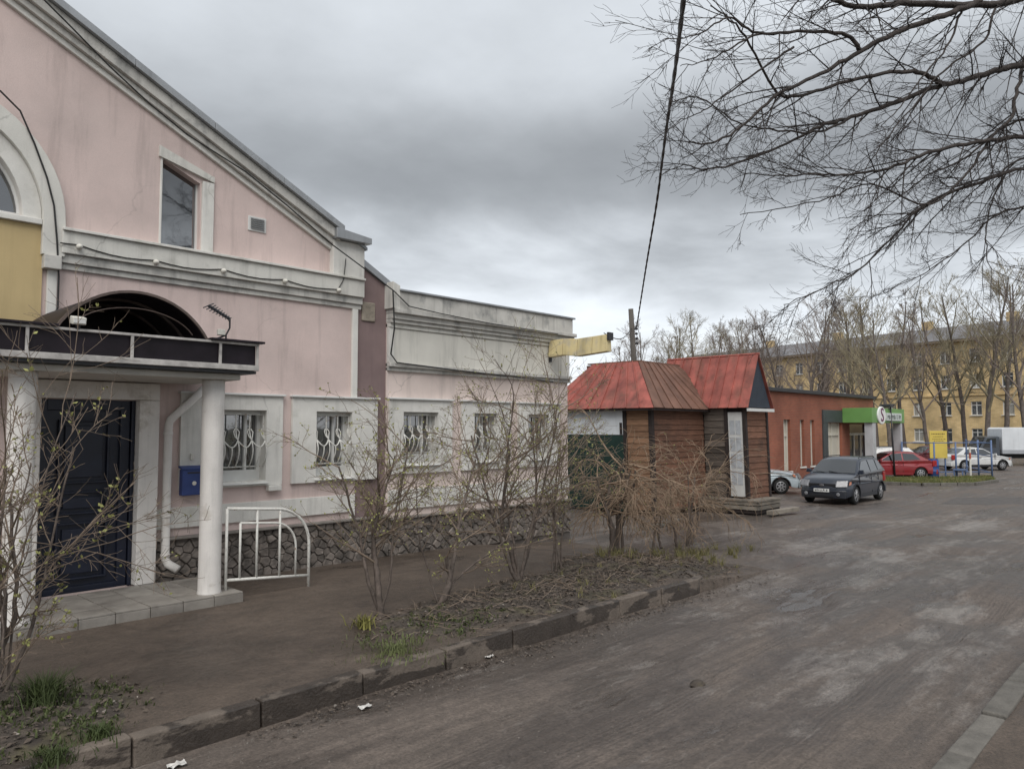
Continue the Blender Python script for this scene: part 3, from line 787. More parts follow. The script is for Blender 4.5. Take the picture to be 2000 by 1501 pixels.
# mauve link strip, sloped top
MB().prism([(7.66, -.3), (8.34, -.3), (8.34, 4.80), (7.74, 5.14), (7.66, 5.14)], YF + .03, YF + .4).build('link_wall', M_brown, anx)
MB().prism([(7.66, 5.145), (8.50, 4.70), (8.50, 4.82), (7.66, 5.27)], YF - .03, YF + 6).build('link_flashing', M_flash, anx, bevel=.008)
XB0, XB1 = 8.32, 13.44
A1, A2, A3 = (8.67, 9.51, 1.60, 2.54), (10.45, 11.11, 1.60, 2.54), (12.05, 12.72, 1.60, 2.54)
mb = MB(); mb.holed([(XB0, -.3), (XB1, -.3), (XB1, 4.15), (XB0, 4.15)], [grow_r(A1), grow_r(A2), grow_r(A3)], YF, .3)
mb.build('wall', mat('pale_pink_render', (.64, .54, .495), rough=.92, var=.1, vs=1.2, streak=.22, bump=.2, bs=90, fine=.04, crack=.25), anx)
MB().box(XB0 + .1, XB1 - .001, YF + .6, YF + 8, -.3, 4.6).build('rear_wall', M_cream, anx)
MB().box(XB1 - .25, XB1 - .002, YF + .02, YF + .62, -.3, 4.15).build('end_wall', M_cream, anx)
MB().box(XB0 + .12, XB1 - .12, YF - .05, YF + .01, 3.42, 4.05).build('frieze', M_cream, anx, bevel=.008)
MB().box(XB0, XB0 + .118, YF - .065, YF + .01, 3.42, 4.05).build('pilaster_strip', M_whitetrim, anx, bevel=.006)
MB().box(XB1 - .118, XB1, YF - .065, YF + .01, 3.42, 4.05).build('pilaster_strip', M_whitetrim, anx, bevel=.006)
for z0, z1, pr, m in ((3.27, 3.34, .05, M_cornice), (3.342, 3.418, .10, M_cornice), (4.052, 4.13, .08, M_white), (4.132, 4.20, .13, M_cornice), (4.202, 4.30, .17, M_cornice), (4.302, 4.38, .24, M_cornice)):
    MB().box(XB0, XB1 + .06, YF - pr, YF + .3, z0, z1).build('cornice', m, anx, bevel=.010)
for k in range(4):
    x0, x1 = XB0 + .12 + 4.95 * k / 4, XB0 + .12 + 4.95 * (k + 1) / 4 - .006
    MB().box(x0, x1, YF - .21, YF + .3, 4.382, 4.70).build('parapet', M_cornice, anx, bevel=.008)
MB().box(XB0 + .1, XB1 + .0, YF - .25, YF + .34, 4.702, 4.74).build('parapet_cap', M_flash, anx, bevel=.006)
MB().prism([(8.28, 4.38), (8.44, 4.38), (8.44, 4.80), (8.28, 4.86)], YF - .22, YF + .3).build('parapet_end', M_white, anx, bevel=.008)
window(anx, A1, (8.36, 9.86, 1.42, 2.76))
window(anx, A2, (10.12, 11.5, 1.42, 2.76))
window(anx, A3, (11.75, 13.1, 1.42, 2.76))
MB().box(8.36, 13.44, YF - .045, YF + .01, .78, 1.14).build('white_band', M_whitetrim, anx, bevel=.005)
plinth(anx, 8.33, 13.44, -.08, .62, random.Random(12), .20, .105)

# fairground-style bulbs on their cable along the cornice, and other cables
lampspots = [onY(px, py, YF - .17) for px, py in ((155, 482), (305, 512), (437, 529), (557, 549), (662, 567))]
for i, p in enumerate(lampspots):
    o = MB(); o.lathe([(.028, 0), (.032, .02), (.05, .035), (.048, .06), (.03, .085), (.005, .095)], 10, lambda q: Vector((q.x * .8, -q.z, q.y * .8)) + Vector((p.x, YF - .128, p.z)))
    t = o.build('facade_lamp', M_lamp, None, smooth=True)
    tag(t, 'small round lamp on the gable cornice, ' + ('nearest the white arch', 'second from the white arch', 'third from the white arch', 'second from the mauve wall strip', 'nearest the mauve wall strip')[i], 'lamp', 'small lamps along the gable cornice')
cb = [onY(118, 474, YF - .15)]
for a, b in zip(lampspots, lampspots[1:]):
    cb += [a.lerp(b, k / 5) + Vector((0, -.0, -.05 * math.sin(math.pi * k / 5) + .03)) for k in range(5)]
cb += [lampspots[-1] + Vector((0, 0, .02)), onY(672, 545, YF - .15), onY(676, 505, YF - .15)]
tag(MB().tube([Vector((p.x, YF - .142, p.z)) for p in cb], .008, 5).build('lamp_cable', M_wire), 'thin dark cable linking the small lamps along the gable cornice', 'cable')
rk = [onY(*q, YF - .27) for q in ((0, -150), (55, -32), (140, 53), (215, 130), (290, 200), (365, 262), (480, 335), (560, 400), (650, 478), (720, 530), (770, 568), (800, 598))]
tag(MB().tube([Vector((p.x, YF - .262, p.z)) for p in rk], .011, 5).build('roof_cable', M_wire), 'dark cable running down along the sloping white gable cornice', 'cable')
c2 = [onY(*q, YF - .265) for q in ((800, 598), (860, 612), (960, 632), (1090, 652))]
tag(MB().tube([Vector((p.x, YF - .262, p.z)) for p in c2], .010, 5).build('parapet_cable', M_wire), 'dark cable strung along the annex parapet moulding', 'cable')
c3 = [onY(*q, YF - .27) for q in ((768, 566), (771, 640), (773, 690), (785, 707), (900, 722), (1000, 733), (1090, 745))]
tag(MB().tube([Vector((p.x, YF - .262 if p.z > 4.0 else YF - .13, p.z)) for p in c3], .014, 5).build('frieze_cable', M_wire), 'dark cable dropping down the annex wall and along its lower moulding', 'cable')
c4 = [onY(*q, YF - .14) for q in ((0, 176), (40, 216), (68, 280), (92, 345), (106, 400), (112, 470), (117, 540), (115, 600), (100, 632))]
tag(MB().tube([Vector((p.x, YF - .125 if p.z > 4.5 else YF - .09, p.z)) for p in c4], .012, 5).build('arch_cable', M_wire), 'dark cable following the white arch of the gabled building', 'cable')
# opening broken into the link strip
pb = MB().box(7.78, 8.06, YF + .0, YF + .05, 4.12, 4.46).build('wall_hatch', mat('bare_board', (.30, .26, .21), var=.3, vs=9, bump=.5), None, bevel=.02)
tag(pb, 'rough pale board covering a hatch high on the mauve wall strip', 'hatch cover')

# ================================================================== entrance porch
PY0 = 9.40
por = thing('entrance_porch', (3.45, 10.1, 0), 'white two-column entrance porch with tiled step and dark arched canopy', 'porch')
X0P, X1P = 1.75, 4.87
slab = MB().box(X0P + .02, X1P - .02, PY0 + .02, YF - .17, -.2, .105).build('slab', M_mortar, por)
tr = random.Random(8)
nx, ny = 8, 4
for i in range(nx):
    for j in range(ny):
        x0, x1 = X0P + (X1P - X0P) * i / nx, X0P + (X1P - X0P) * (i + 1) / nx
        y0, y1 = PY0 + 1.38 * j / ny, PY0 + 1.38 * (j + 1) / ny
        dz = tr.uniform(-.003, .003)
        MB().box(x0 + .007, x1 - .007, y0 + .007, y1 - .007, .106, .13 + dz).build('tile', M_tile, slab, bevel=.004)
for i in range(nx):
    x0, x1 = X0P + (X1P - X0P) * i / nx, X0P + (X1P - X0P) * (i + 1) / nx
    MB().box(x0 + .004, x1 - .004, PY0 - .0, PY0 + .019, -.02, .104).build('edge_tile', M_tile, slab, bevel=.004)
MB().box(X1P - .018, X1P, PY0 + .02, PY0 + 1.3, -.02, .104).build('edge_tile', M_tile, slab, bevel=.004)
for cx_ in (2.36, 4.52):
    cm = MB(); cm.lathe([(.150, .12), (.150, .14), (.142, .17), (.138, .5), (.138, 2.5), (.140, 2.87)], 28, lambda p: p + Vector((cx_, 9.64, 0)))
    cm.build('column', M_column, por, smooth=True)
M_soffit = mat('porch_soffit', (.52, .50, .46), rough=.8, var=.12, vs=2, streak=.1)
MB().box(1.95, 4.78, 9.42, YF - .165, 2.872, 2.95).build('soffit', M_soffit, por, bevel=.01)
M_poly = mat('dark_polycarbonate', (.016, .012, .016), rough=.5, var=.4, vs=3, bump=.05, bs=8, spec=.22)
M_canopyframe = mat('canopy_frame_paint', (.42, .40, .38), rough=.6, var=.3, vs=8, bump=.1)
MB().box(1.84, 4.90, 9.24, YF - .05, 2.952, 2.985).build('canopy_floor', M_darkmetal, por)
fr = MB()
YC = 9.22
CX0, CX1 = 1.84, 4.92
fr.box(CX0, CX1, YC - .02, YC + .02, 2.99, 3.06).box(CX0, CX1, YC - .015, YC + .015, 3.315, 3.345)
for x in (1.86, 2.28, 3.34, 4.40, 4.90): fr.box(x - .016, x + .016, YC - .014, YC + .016, 3.06, 3.315)
fr.box(CX1 - .034, CX1 - .004, YC + .02, YF - .03, 2.992, 3.05).box(CX1 - .034, CX1 - .004, YC + .02, YF - .03, 3.316, 3.344)
fr.build('canopy_frame', M_canopyframe, por, bevel=.004)
MB().box(CX0 + .02, CX1 - .036, YC + .03, YC + .04, 3.0, 3.33).build('canopy_fascia', M_poly, por)
MB().box(CX1 - .03, CX1 - .02, YC + .05, YF - .04, 3.0, 3.33).build('canopy_fascia', M_poly, por)
MB().box(CX0 - .04, 2.56, YC - .06, YF - .02, 3.347, 3.375).build('canopy_sheet', M_poly, por, bevel=.004)
MB().box(4.26, CX1 + .06, YC - .06, YF - .02, 3.347, 3.375).build('canopy_sheet', M_poly, por, bevel=.004)
# barrel vault
VX = 3.40
def vault(y0, y1, r_off, thick, name, m, n=20):
    hw, rise = .85 + r_off, .50 + r_off
    rr = (hw * hw + rise * rise) / (2 * rise); zc_ = 3.34 + rise - rr
    a0 = math.asin(min(1, hw / rr))
    p1 = [(VX + rr * math.sin(-a0 + 2 * a0 * i / n), zc_ + rr * math.cos(-a0 + 2 * a0 * i / n)) for i in range(n + 1)]
    r2 = rr - thick
    p2 = [(VX + r2 * math.sin(-a0 + 2 * a0 * i / n), zc_ + r2 * math.cos(-a0 + 2 * a0 * i / n)) for i in range(n, -1, -1)]
    return MB().prism(p1 + p2, y0, y1).build(name, m, por, smooth=False)
vault(9.26, YF - .02, 0, .012, 'vault_sheet', M_poly)
M_rib = mat('vault_rib_paint', (.10, .075, .065), rough=.6, var=.3, vs=8)
for yy in (9.24, 9.80, 10.36, 10.90): vault(yy, yy + .03, .012 if yy == 9.24 else -.014, .03, 'vault_rib', M_rib)
hw_, ri_ = .83, .475
rr_t = (hw_ * hw_ + ri_ * ri_) / (2 * ri_); a_t = math.asin(hw_ / rr_t)
MB().prism([(VX + rr_t * math.sin(-a_t + 2 * a_t * i / 20), 3.345 + ri_ - rr_t + rr_t * math.cos(-a_t + 2 * a_t * i / 20)) for i in range(21)], YF - .06, YF - .05).build('vault_back', M_poly, por)
orn = MB()
orn.tube([(VX + .72 * math.sin(-1.2 + 2.4 * i / 16), 9.29, 3.25 + .40 * math.cos(-1.2 + 2.4 * i / 16)) for i in range(17)], .007, 4)
orn.build('vault_tie', M_rib, por)

# floodlight on the canopy edge
fl = thing('floodlight', (2.75, 9.2, 3.35), 'small white boxy floodlight sitting on the canopy edge', 'floodlight')
MB().hexa([(2.69, 9.16, 3.38), (2.83, 9.16, 3.38), (2.83, 9.28, 3.40), (2.69, 9.28, 3.40), (2.69, 9.14, 3.46), (2.83, 9.14, 3.46), (2.83, 9.26, 3.49), (2.69, 9.26, 3.49)]).build('housing', M_lamp, fl, bevel=.012)
MB().box(2.70, 2.82, 9.145, 9.152, 3.395, 3.45).build('lens', M_frame, fl, bevel=.003)
MB().box(2.74, 2.78, 9.19, 9.23, 3.34, 3.39).build('bracket', M_darkmetal, fl)
# tv antenna
an = thing('tv_antenna', (4.75, 9.8, 3.37), 'dark tv aerial with short rods standing on the canopy roof', 'antenna')
ap, aq = Vector((4.50, 9.8, 3.87)), Vector((4.80, 9.8, 3.72))
mb = MB(); mb.tube([ap, aq], .022, 6)
for k in range(9):
    c = ap.lerp(aq, k / 8); l = .09 + .012 * k
    mb.tube([c - Vector((.11, l, .05)), c + Vector((.11, l, .05))], .008, 4)
mb.build('boom', M_darkmetal, an)
mb = MB(); mb.tube([aq, aq + Vector((.0, 0, -.12)), aq + Vector((-.05, 0, -.22)), aq + Vector((-.05, 0, -.36))], .012, 6); mb.tube([aq + Vector((-.05, 0, -.22)), Vector((4.5, 9.8, 3.38))], .014, 6)
mb.build('mast', M_darkmetal, an)
MB().box(4.63, 4.73, 9.77, 9.83, 3.49, 3.57).build('junction_box', M_lamp, an, bevel=.01)
# blue letter box
mbx = thing('letter_box', (4.79, 10.8, 1.29), 'blue metal letter box on the wall behind the porch column', 'letter box')
M_blue = mat('blue_paint', (.035, .06, .19), rough=.5, var=.15, vs=6, bump=.08)
MB().box(4.63, 4.95, YF - .17, YF - .058, 1.29, 1.66).build('case', M_blue, mbx, bevel=.012)
MB().hexa([(4.615, YF - .19, 1.655), (4.965, YF - .19, 1.655), (4.965, YF - .057, 1.68), (4.615, YF - .057, 1.68), (4.615, YF - .19, 1.675), (4.965, YF - .19, 1.675), (4.965, YF - .057, 1.71), (4.615, YF - .057, 1.71)]).build('lid', M_blue, mbx, bevel=.006)
mb = MB(); mb.lathe([(.03, 0), (.03, .008), (.012, .012)], 12, lambda p: Vector((4.80 + p.x, YF - .171 - p.z, 1.46 + p.y))); mb.build('emblem', M_lamp, mbx)
MB().box(4.70, 4.88, YF - .176, YF - .171, 1.60, 1.62).build('slot', M_darkmetal, mbx)
dbz = MB().box(4.78, 4.83, YF - .085, YF - .056, 1.78, 1.88).build('doorbell', M_lamp, None, bevel=.008); tag(dbz, 'small beige doorbell on the white wall above the blue letter box', 'doorbell')

# white railing right of the porch
rl = thing('side_railing', (5.3, 9.62, 0), 'white tubular metal railing with rounded end beside the porch', 'railing')
def RP(x, z): return Vector((x, 9.62, z - .085 * (x - 4.73)))
mb = MB(); pts = [RP(4.73, .05), RP(4.73, 1.19)] + [RP(5.50, 1.19)] + [RP(5.50 + .46 * math.sin(a), .72 + .47 * math.cos(a)) for a in [math.pi / 2 * i / 8 for i in range(1, 9)]] + [RP(5.96, .06)]
mb.tube(pts[:2], .02, 8); mb.tube(pts[1:], .022, 8)
mb.build('outer_frame', M_grille, rl, smooth=True)
mb = MB(); mb.tube([RP(4.73, .26), RP(5.96, .26)], .02, 8); mb.build('bottom_rail', M_grille, rl, smooth=True)
mb = MB(); pts = [RP(4.92, .26), RP(4.92, 1.0), RP(5.44, 1.0)] + [RP(5.44 + .31 * math.sin(a), .69 + .31 * math.cos(a)) for a in [math.pi / 2 * i / 6 for i in range(1, 7)]] + [RP(5.75, .26)]
mb.tube(pts[:2], .016, 8); mb.tube(pts[1:], .016, 8); mb.build('inner_frame', M_grille, rl, smooth=True)
for x in (5.16, 5.50): mb = MB(); mb.tube([RP(x, .26), RP(x, 1.19)], .017, 8); mb.build('upright', M_grille, rl, smooth=True)

# yellow projecting sign box on the annex corner
ysn = thing('projecting_sign', (12.75, 10.9, 3.84), 'faded yellow blank sign box projecting from the annex corner', 'sign')
M_ysign = mat('faded_yellow_sheet', (.60, .50, .27), rough=.6, var=.12, vs=2, streak=.3, bump=.2, bs=12, col2=(.48, .42, .30), c2s=3)
for i in range(4):
    y0, y1 = 10.86 - 1.6 * i / 4, 10.86 - 1.6 * (i + 1) / 4 + .01
    dz0, dz1 = .03 * math.sin(i * 2.1), .03 * math.sin((i + 1) * 2.1)
    MB().hexa([(12.66, y1, 3.80 + dz1), (12.84, y1, 3.80 + dz1), (12.84, y0, 3.80 + dz0), (12.66, y0, 3.80 + dz0), (12.69, y1, 4.17 + dz1 * .6), (12.81, y1, 4.17 + dz1 * .6), (12.81, y0, 4.17 + dz0 * .6), (12.69, y0, 4.17 + dz0 * .6)]).build('panel', M_ysign, ysn, bevel=.012)
MB().box(12.67, 12.83, 9.22, 9.27, 4.06, 4.22).build('end_cap', M_darkmetal, ysn)
MB().box(12.73, 12.77, 10.84, 10.97, 3.7, 4.2).build('bracket', M_darkmetal, ysn)

# ================================================================== timber kiosk, leaning a little
LEAN = .030
def lean(p):
    return Vector((p.x, p.y, p.z)) - RH * LEAN * max(0, p.z)
XM, YM, XE, YE = 18.38, 11.83, 21.3, 10.45
GZK = gz(19)
kio = thing('timber_kiosk', (20, 12, GZK), 'brown plank kiosk with rusty red metal roofs and dark blue gable', 'kiosk')
M_plank = mat('brown_plank', (.165, .080, .050), rough=.85, var=.3, vs=3, rnd=.22, scale=(1, 1, 14), bump=.5, bs=14, col2=(.10, .055, .038), c2s=1.4, c2=(.5, .7))
M_plankl = mat('light_plank', (.24, .135, .08), rough=.85, var=.3, vs=3, rnd=.18, scale=(1, 1, 14), bump=.5, bs=14)
M_plankg = mat('grey_plank', (.10, .082, .068), rough=.9, var=.35, vs=3, rnd=.45, scale=(1, 1, 14), bump=.6, bs=14)
M_post = mat('dark_post', (.028, .02, .018), rough=.8, var=.3, vs=4)
M_kroof = mat('rusty_red_roof', (.30, .085, .066), rough=.6, var=.3, vs=2.5, rnd=.16, bump=.3, bs=14, col2=(.20, .075, .055), c2s=3.0, c2=(.46, .66), c2scale=(1, 1, .35), streak=.3, fine=.1)
M_kroofb = mat('brown_rust_roof', (.16, .085, .06), rough=.7, var=.25, vs=2, rnd=.15, bump=.2, bs=20, col2=(.28, .09, .06), c2s=1.3, c2=(.58, .7), streak=.2)
M_gable = mat('dark_blue_gable', (.022, .030, .044), rough=.6, var=.2, vs=3)
M_green = mat('dark_green_paint', (.010, .030, .024), rough=.5, var=.25, vs=4, bump=.1)
krng = random.Random(21)
def planks(ax, c, u0, u1, z0, z1, m, n, par, inward=1, cuts=()):
    # horizontal planks on plane x=c ('x') or y=c ('y'), each a board of its own with a slight overlap tilt
    for k in range(n):
        a, b = z0 + (z1 - z0) * k / n, z0 + (z1 - z0) * (k + 1) / n - .008
        o0, o1 = -.022 + krng.uniform(-.004, .004), -.006 + krng.uniform(-.004, .004)
        e0, e1 = u0 + krng.uniform(0, .008), u1 - krng.uniform(0, .008)
        if ax == 'x': p = [(c + o0, e0, a), (c + .02, e0, a), (c + .02, e1, a), (c + o0, e1, a), (c + o1, e0, b), (c + .02, e0, b), (c + .02, e1, b), (c + o1, e1, b)]
        else: p = [(e0, c + o0, a), (e1, c + o0, a), (e1, c + .02, a), (e0, c + .02, a), (e0, c + o1, b), (e1, c + o1, b), (e1, c + .02, b), (e0, c + .02, b)]
        MB().hexa(p).xform(lean).build('plank', m, par)
zb, ze = GZK - .05, 2.84
core = MB().box(XM + .03, XE + 1.0, YM + .03, YM + 3.6, zb, ze).xform(lean).build('wall', M_post, kio)
planks('y', YM, XM + .09, XE - .02, zb + .1, ze, M_plank, 18, core)
planks('x', XM, YM + .09, YM + .86, zb + .1, ze, M_plankl, 17, core)
# left side: green gate below, white panel above
MB().box(XM - .05, XM + .02, YM + .90, YM + 3.5, zb + .02, 2.03).xform(lean).build('gate', M_green, kio, bevel=.01)
MB().box(XM - .04, XM + .02, YM + .90, YM + 3.5, 2.045, 2.82).xform(lean).build('white_panel', mat('pale_sheet', (.62, .64, .66), rough=.5, var=.08, streak=.15), kio, bevel=.006)
MB().box(XM - .06, XM - .02, YM + .98, YM + 1.06, 2.06, 2.4).xform(lean).build('panel_batten', M_post, kio)
for (x, y) in ((XM, YM), (XM, YM + .88)):
    MB().box(x - .05, x + .07, y - .05, y + .07, zb, ze).xform(lean).build('corner_post', M_post, kio)
# entrance block
ze2 = 2.86; fl_z = GZK + .33
core2 = MB().box(XE + .03, 22.76, YE + .03, YM - .001, zb, ze2).xform(lean).build('entrance_wall', M_post, kio)
planks('x', XE, YE + .62, YM - .03, fl_z - .1, ze2, M_plankg, 14, core2)
planks('y', YE, XE + .10, 22.74, fl_z - .1, ze2, M_plank, 15, core2)
for (x, y) in ((XE, YE), (XE, YE + .60), (22.72, YE)):
    MB().box(x - .05, x + .06, y - .05, y + .05, zb, ze2).xform(lean).build('corner_post', M_post, kio)
dk = MB().box(XE - .03, XE + .02, YE + .08, YE + .53, fl_z, 2.72).xform(lean).build('door', mat('white_door_paint', (.55, .55, .53), rough=.6, var=.12, streak=.25), kio)
for k in range(4):
    z0 = fl_z + .35 + k * .5
    for j in range(2):
        y0 = YE + .13 + j * .19
        MB().box(XE - .036, XE - .031, y0, y0 + .16, z0, z0 + .42).xform(lean).build('door_pane', mat('frosted_pane', (.40, .42, .44), rough=.25, var=.2, vs=6), dk)
# roofs -----------------------------------------------------------
def roof_face(name, a, b, c, d, m, n, par, lift=.0):
    # strip panels between eave a->b and top d->c, with standing seams
    a, b, c, d = map(Vector, (a, b, c, d)); nrm = (b - a).cross(d - a).normalized()
    if nrm.z < 0: nrm = -nrm
    for k in range(n):
        t0, t1 = k / n, (k + 1) / n
        e0, e1, r0, r1 = a.lerp(b, t0), a.lerp(b, t1), d.lerp(c, t0), d.lerp(c, t1)
        th = nrm * .02; lf = nrm * krng.uniform(0, .01)
        MB().hexa([e0 + lf, e1 + lf, r1 + lf, r0 + lf, e0 + th + lf, e1 + th + lf, r1 + th + lf, r0 + th + lf]).xform(lean).build(name, m, par)
        if k:
            MB().bar(e0 + nrm * .035, r0 + nrm * .035, .02, .045).xform(lean).build('roof_seam', m, par)
ex, ey = XM - .28, YM - .28
tx, ty, tz = XM + .95, YM + 1.0, 4.25
x2, y2 = XE + 1.3, YM + 3.9
r1 = MB().box(tx + .05, x2 - .9, ty + .05, y2 - .9, ze, tz - .02).xform(lean).build('roof', M_kroofb, kio)
roof_face('roof_panel', (ex, y2, 2.80), (ex, ey, 2.80), (tx, ty, tz), (tx, y2 - 1.2, tz), M_kroof, 9, r1)
roof_face('roof_panel', (ex, ey, 2.80), (x2, ey, 2.80), (x2 - 1.0, ty, tz), (tx, ty, tz), M_kroofb, 9, r1)
MB().box(tx - .03, x2 - .9, ty - .04, y2 - 1.0, tz, tz + .04).xform(lean).build('roof_top', M_kroofb, r1)
MB().box(ex, XE, ey + .02, ey + .06, 2.74, 2.80).xform(lean).build('fascia', M_post, kio)
MB().box(ex + .02, ex + .06, ey, y2, 2.74, 2.80).xform(lean).build('fascia', M_post, kio)
# entrance roof: steep gable, ridge runs front to back
gx0, gx1, gxr = XE - .18, 22.84, 21.98
gy0, gy1 = YE - .22, YM + 1.6
zr, zv = 4.47, 2.86
roof2 = MB().prism([(gx0 + .1, zv), (gx1 - .1, zv), (gxr, zr - .08)], gy0 + .06, gy1).xform(lean).build('entrance_roof', M_gable, kio)
roof_face('roof_panel', (gx0, gy1, zv - .02), (gx0, gy0, zv - .02), (gxr, gy0, zr), (gxr, gy1, zr), M_kroof, 10, roof2)
roof_face('roof_panel', (gx1, gy0, zv - .02), (gx1, gy1, zv - .02), (gxr, gy1, zr), (gxr, gy0, zr), M_kroof, 5, roof2)
MB().tube([(gxr, gy0 - .02, zr + .03), (gxr, gy1, zr + .03)], .04, 6).xform(lean).build('ridge_cap', M_kroof, roof2)
MB().box(gx0, gx1, gy0 - .02, gy0 + .05, zv - .12, zv - .03).xform(lean).build('white_fascia', M_frame, kio)
# wooden deck and step
deck = MB().box(XE - .50, 22.3, YE - .50, YE - .06, GZK - .1, fl_z - .09).build('deck', M_post, kio)
MB().box(XE - .50, XE - .06, YE - .05, YM + .4, GZK - .1, fl_z - .09).build('deck', M_post, kio)
M_deckp = mat('weathered_deck_board', (.165, .145, .12), rough=.9, var=.3, vs=3, rnd=.3, bump=.5, bs=20)
for k in range(3):
    MB().box(XE - .55, 22.35, YE - .56 + k * .165, YE - .56 + k * .165 + .158, fl_z - .088, fl_z - .05).build('deck_board', M_deckp, deck)
    MB().box(XE - .56 + k * .165, XE - .56 + k * .165 + .158, YE - .05, YM + .4, fl_z - .087, fl_z - .049).build('deck_board', M_deckp, deck)
for k in range(2):
    z = GZK + .01 + k * .13
    MB().box(XE - .52, 22.3, YE - .535, YE - .505, z, z + .105).build('deck_board', M_deckp, deck)
    MB().box(XE - .535, XE - .503, YE - .5, YM + .4, z, z + .105).build('deck_board', M_deckp, deck)
bd = MB().hexa([Vector(p) for p in ((20.9, 9.52, GZK - .10), (22.5, 9.42, GZK - .10), (22.5, 9.62, GZK - .10), (20.9, 9.72, GZK - .10), (20.9, 9.52, GZK + .02), (22.5, 9.42, GZK + .02), (22.5, 9.62, GZK + .02), (20.9, 9.72, GZK + .02))]).build('step_board', M_deckp, None, bevel=.008)
tag(bd, 'loose weathered timber board lying before the kiosk deck', 'board')
pl = MB().hexa([(15.6, 10.2, gz(15) - .12), (17.6, 10.5, gz(15) - .12), (17.55, 10.7, gz(15) - .12), (15.55, 10.4, gz(15) - .12), (15.6, 10.2, gz(15) - .02), (17.6, 10.5, gz(15) - .02), (17.55, 10.7, gz(15) - .02), (15.55, 10.4, gz(15) - .02)]).build('concrete_slab', M_kerb2, None, bevel=.015)
tag(pl, 'pale concrete slab lying behind the drooping shrubs by the kiosk', 'slab')

# ================================================================== utility pole and cables
M_pole = mat('grey_timber_pole', (.09, .08, .07), rough=.9, var=.3, vs=8, scale=(1, 1, .1), bump=.4)
up = thing('utility_pole', (22.9, 15.75, gz(22) - .1), 'weathered wooden utility pole behind the kiosk roof', 'utility pole')
PB = onY(1243, 790, 15.75); PT = onY(1232, 603, 15.75)
base = PB + (PB - PT) * 2.2
MB().tube([base, PB, PT], [.13, .11, .09], 10).build('shaft', M_pole, up, smooth=True)
CA = onY(1241, 636, 15.75) + Vector((-.05, -.1, 0))
MB().tube([PT.lerp(PB, .25), CA], .03, 6).build('insulator_arm', M_darkmetal, up)
mb = MB()
for k in range(4):
    mb.lathe([(.035, 0), (.06, .03), (.045, .07), (.02, .09)], 8, lambda p: p + PT.lerp(PB, .22 + .05 * k) + Vector((.12, -.1, 0)))
mb.build('insulator', M_darkmetal, up)
# thick twisted service cable, sagging towards the viewer
keys = [(1241, 636, None), (1262, 520, 21.), (1282, 400, 16.), (1300, 262, 12.), (1318, 140, 9.2), (1336, -10, 6.6), (1352, -180, 5.0), (1375, -420, 3.6)]
kp = []
for px, py, t in keys:
    kp.append(CA.copy() if t is None else atD(px, py, t))
def catmull(P, n):
    out_ = []
    for i in range(len(P) - 1):
        p0, p1, p2, p3 = P[max(i - 1, 0)], P[i], P[i + 1], P[min(i + 2, len(P) - 1)]
        for k in range(n):
            t = k / n
            out_.append(.5 * ((2 * p1) + (p2 - p0) * t + (2 * p0 - 5 * p1 + 4 * p2 - p3) * t * t + (3 * p1 - p0 - 3 * p2 + p3) * t ** 3))
    out_.append(P[-1]); return out_
path = catmull(kp, 60)
mb = MB()
acc = 0
st = [[], []]
for i, p in enumerate(path):
    if i: acc += (p - path[i - 1]).length
    ang = acc * 5.0
    for s in (0, 1):
        st[s].append(p + (RH * math.cos(ang + math.pi * s) + Vector((0, 0, 1)) * math.sin(ang + math.pi * s)) * .007)
for s in (0, 1): mb.tube(st[s], .0185, 8)
tag(mb.build('overhead_cable', M_wire, None, smooth=True), 'thick twisted black overhead cable running up from the utility pole', 'cable')
wa, wb = PT.lerp(PB, .2), Vector((12.75, 9.4, 4.22))
tag(MB().tube([wa.lerp(wb, k / 10) - Vector((0, 0, .25 * math.sin(math.pi * k / 10))) for k in range(11)], .012, 4).build('thin_cable', M_wire), 'thin wire sagging between utility pole and yellow sign box', 'cable')

# ================================================================== red brick shop
M_rbrick = brick_mat('red_brick', (.29, .085, .045), (.24, .068, .038), (.22, .11, .075), 1, 1)
YB = 14.5; XB_0, XB_1 = 31.3, 44.96; GB = -.4
shop = thing('brick_shop', (38, 14.5, GB), 'single-storey red brick shop with flat roof and green corner canopy', 'shop')
ops = [(33.07, 33.79, .3, 2.62), (34.86, 35.33, .45, 2.62), (36.05, 36.54, .45, 2.62), (38.1, 40.1, .3, 2.50), (41.2, 44.3, -.38, 2.45)]
mb = MB(); mb.holed([(XB_0, GB - .1), (XB_1, GB - .1), (XB_1, 3.85), (XB_0, 3.85)], [rect(o) for o in ops], YB, .3); mb.build('wall', M_rbrick, shop)
MB().box(XB_0 + .01, XB_1 - .01, YB + .5, YB + 9, GB - .1, 3.84).build('rear_wall', M_rbrick, shop)
MB().box(XB_0, XB_0 + .3, YB + .3, YB + .51, GB - .1, 3.84).box(XB_1 - .3, XB_1, YB + .3, YB + .51, GB - .1, 3.84).build('end_wall', M_rbrick, shop)
MB().box(XB_0 - .12, XB_1 + .12, YB - .14, YB + 9.1, 3.852, 4.02).build('roof', M_darkmetal, shop, bevel=.01)
M_curt = mat('pale_curtain', (.50, .47, .40), rough=.8, var=.15, vs=3, scale=(14, 1, .4), bump=.1)
M_glass2 = glass_mat('shop_glass', (.05, .055, .06), .08, .5)
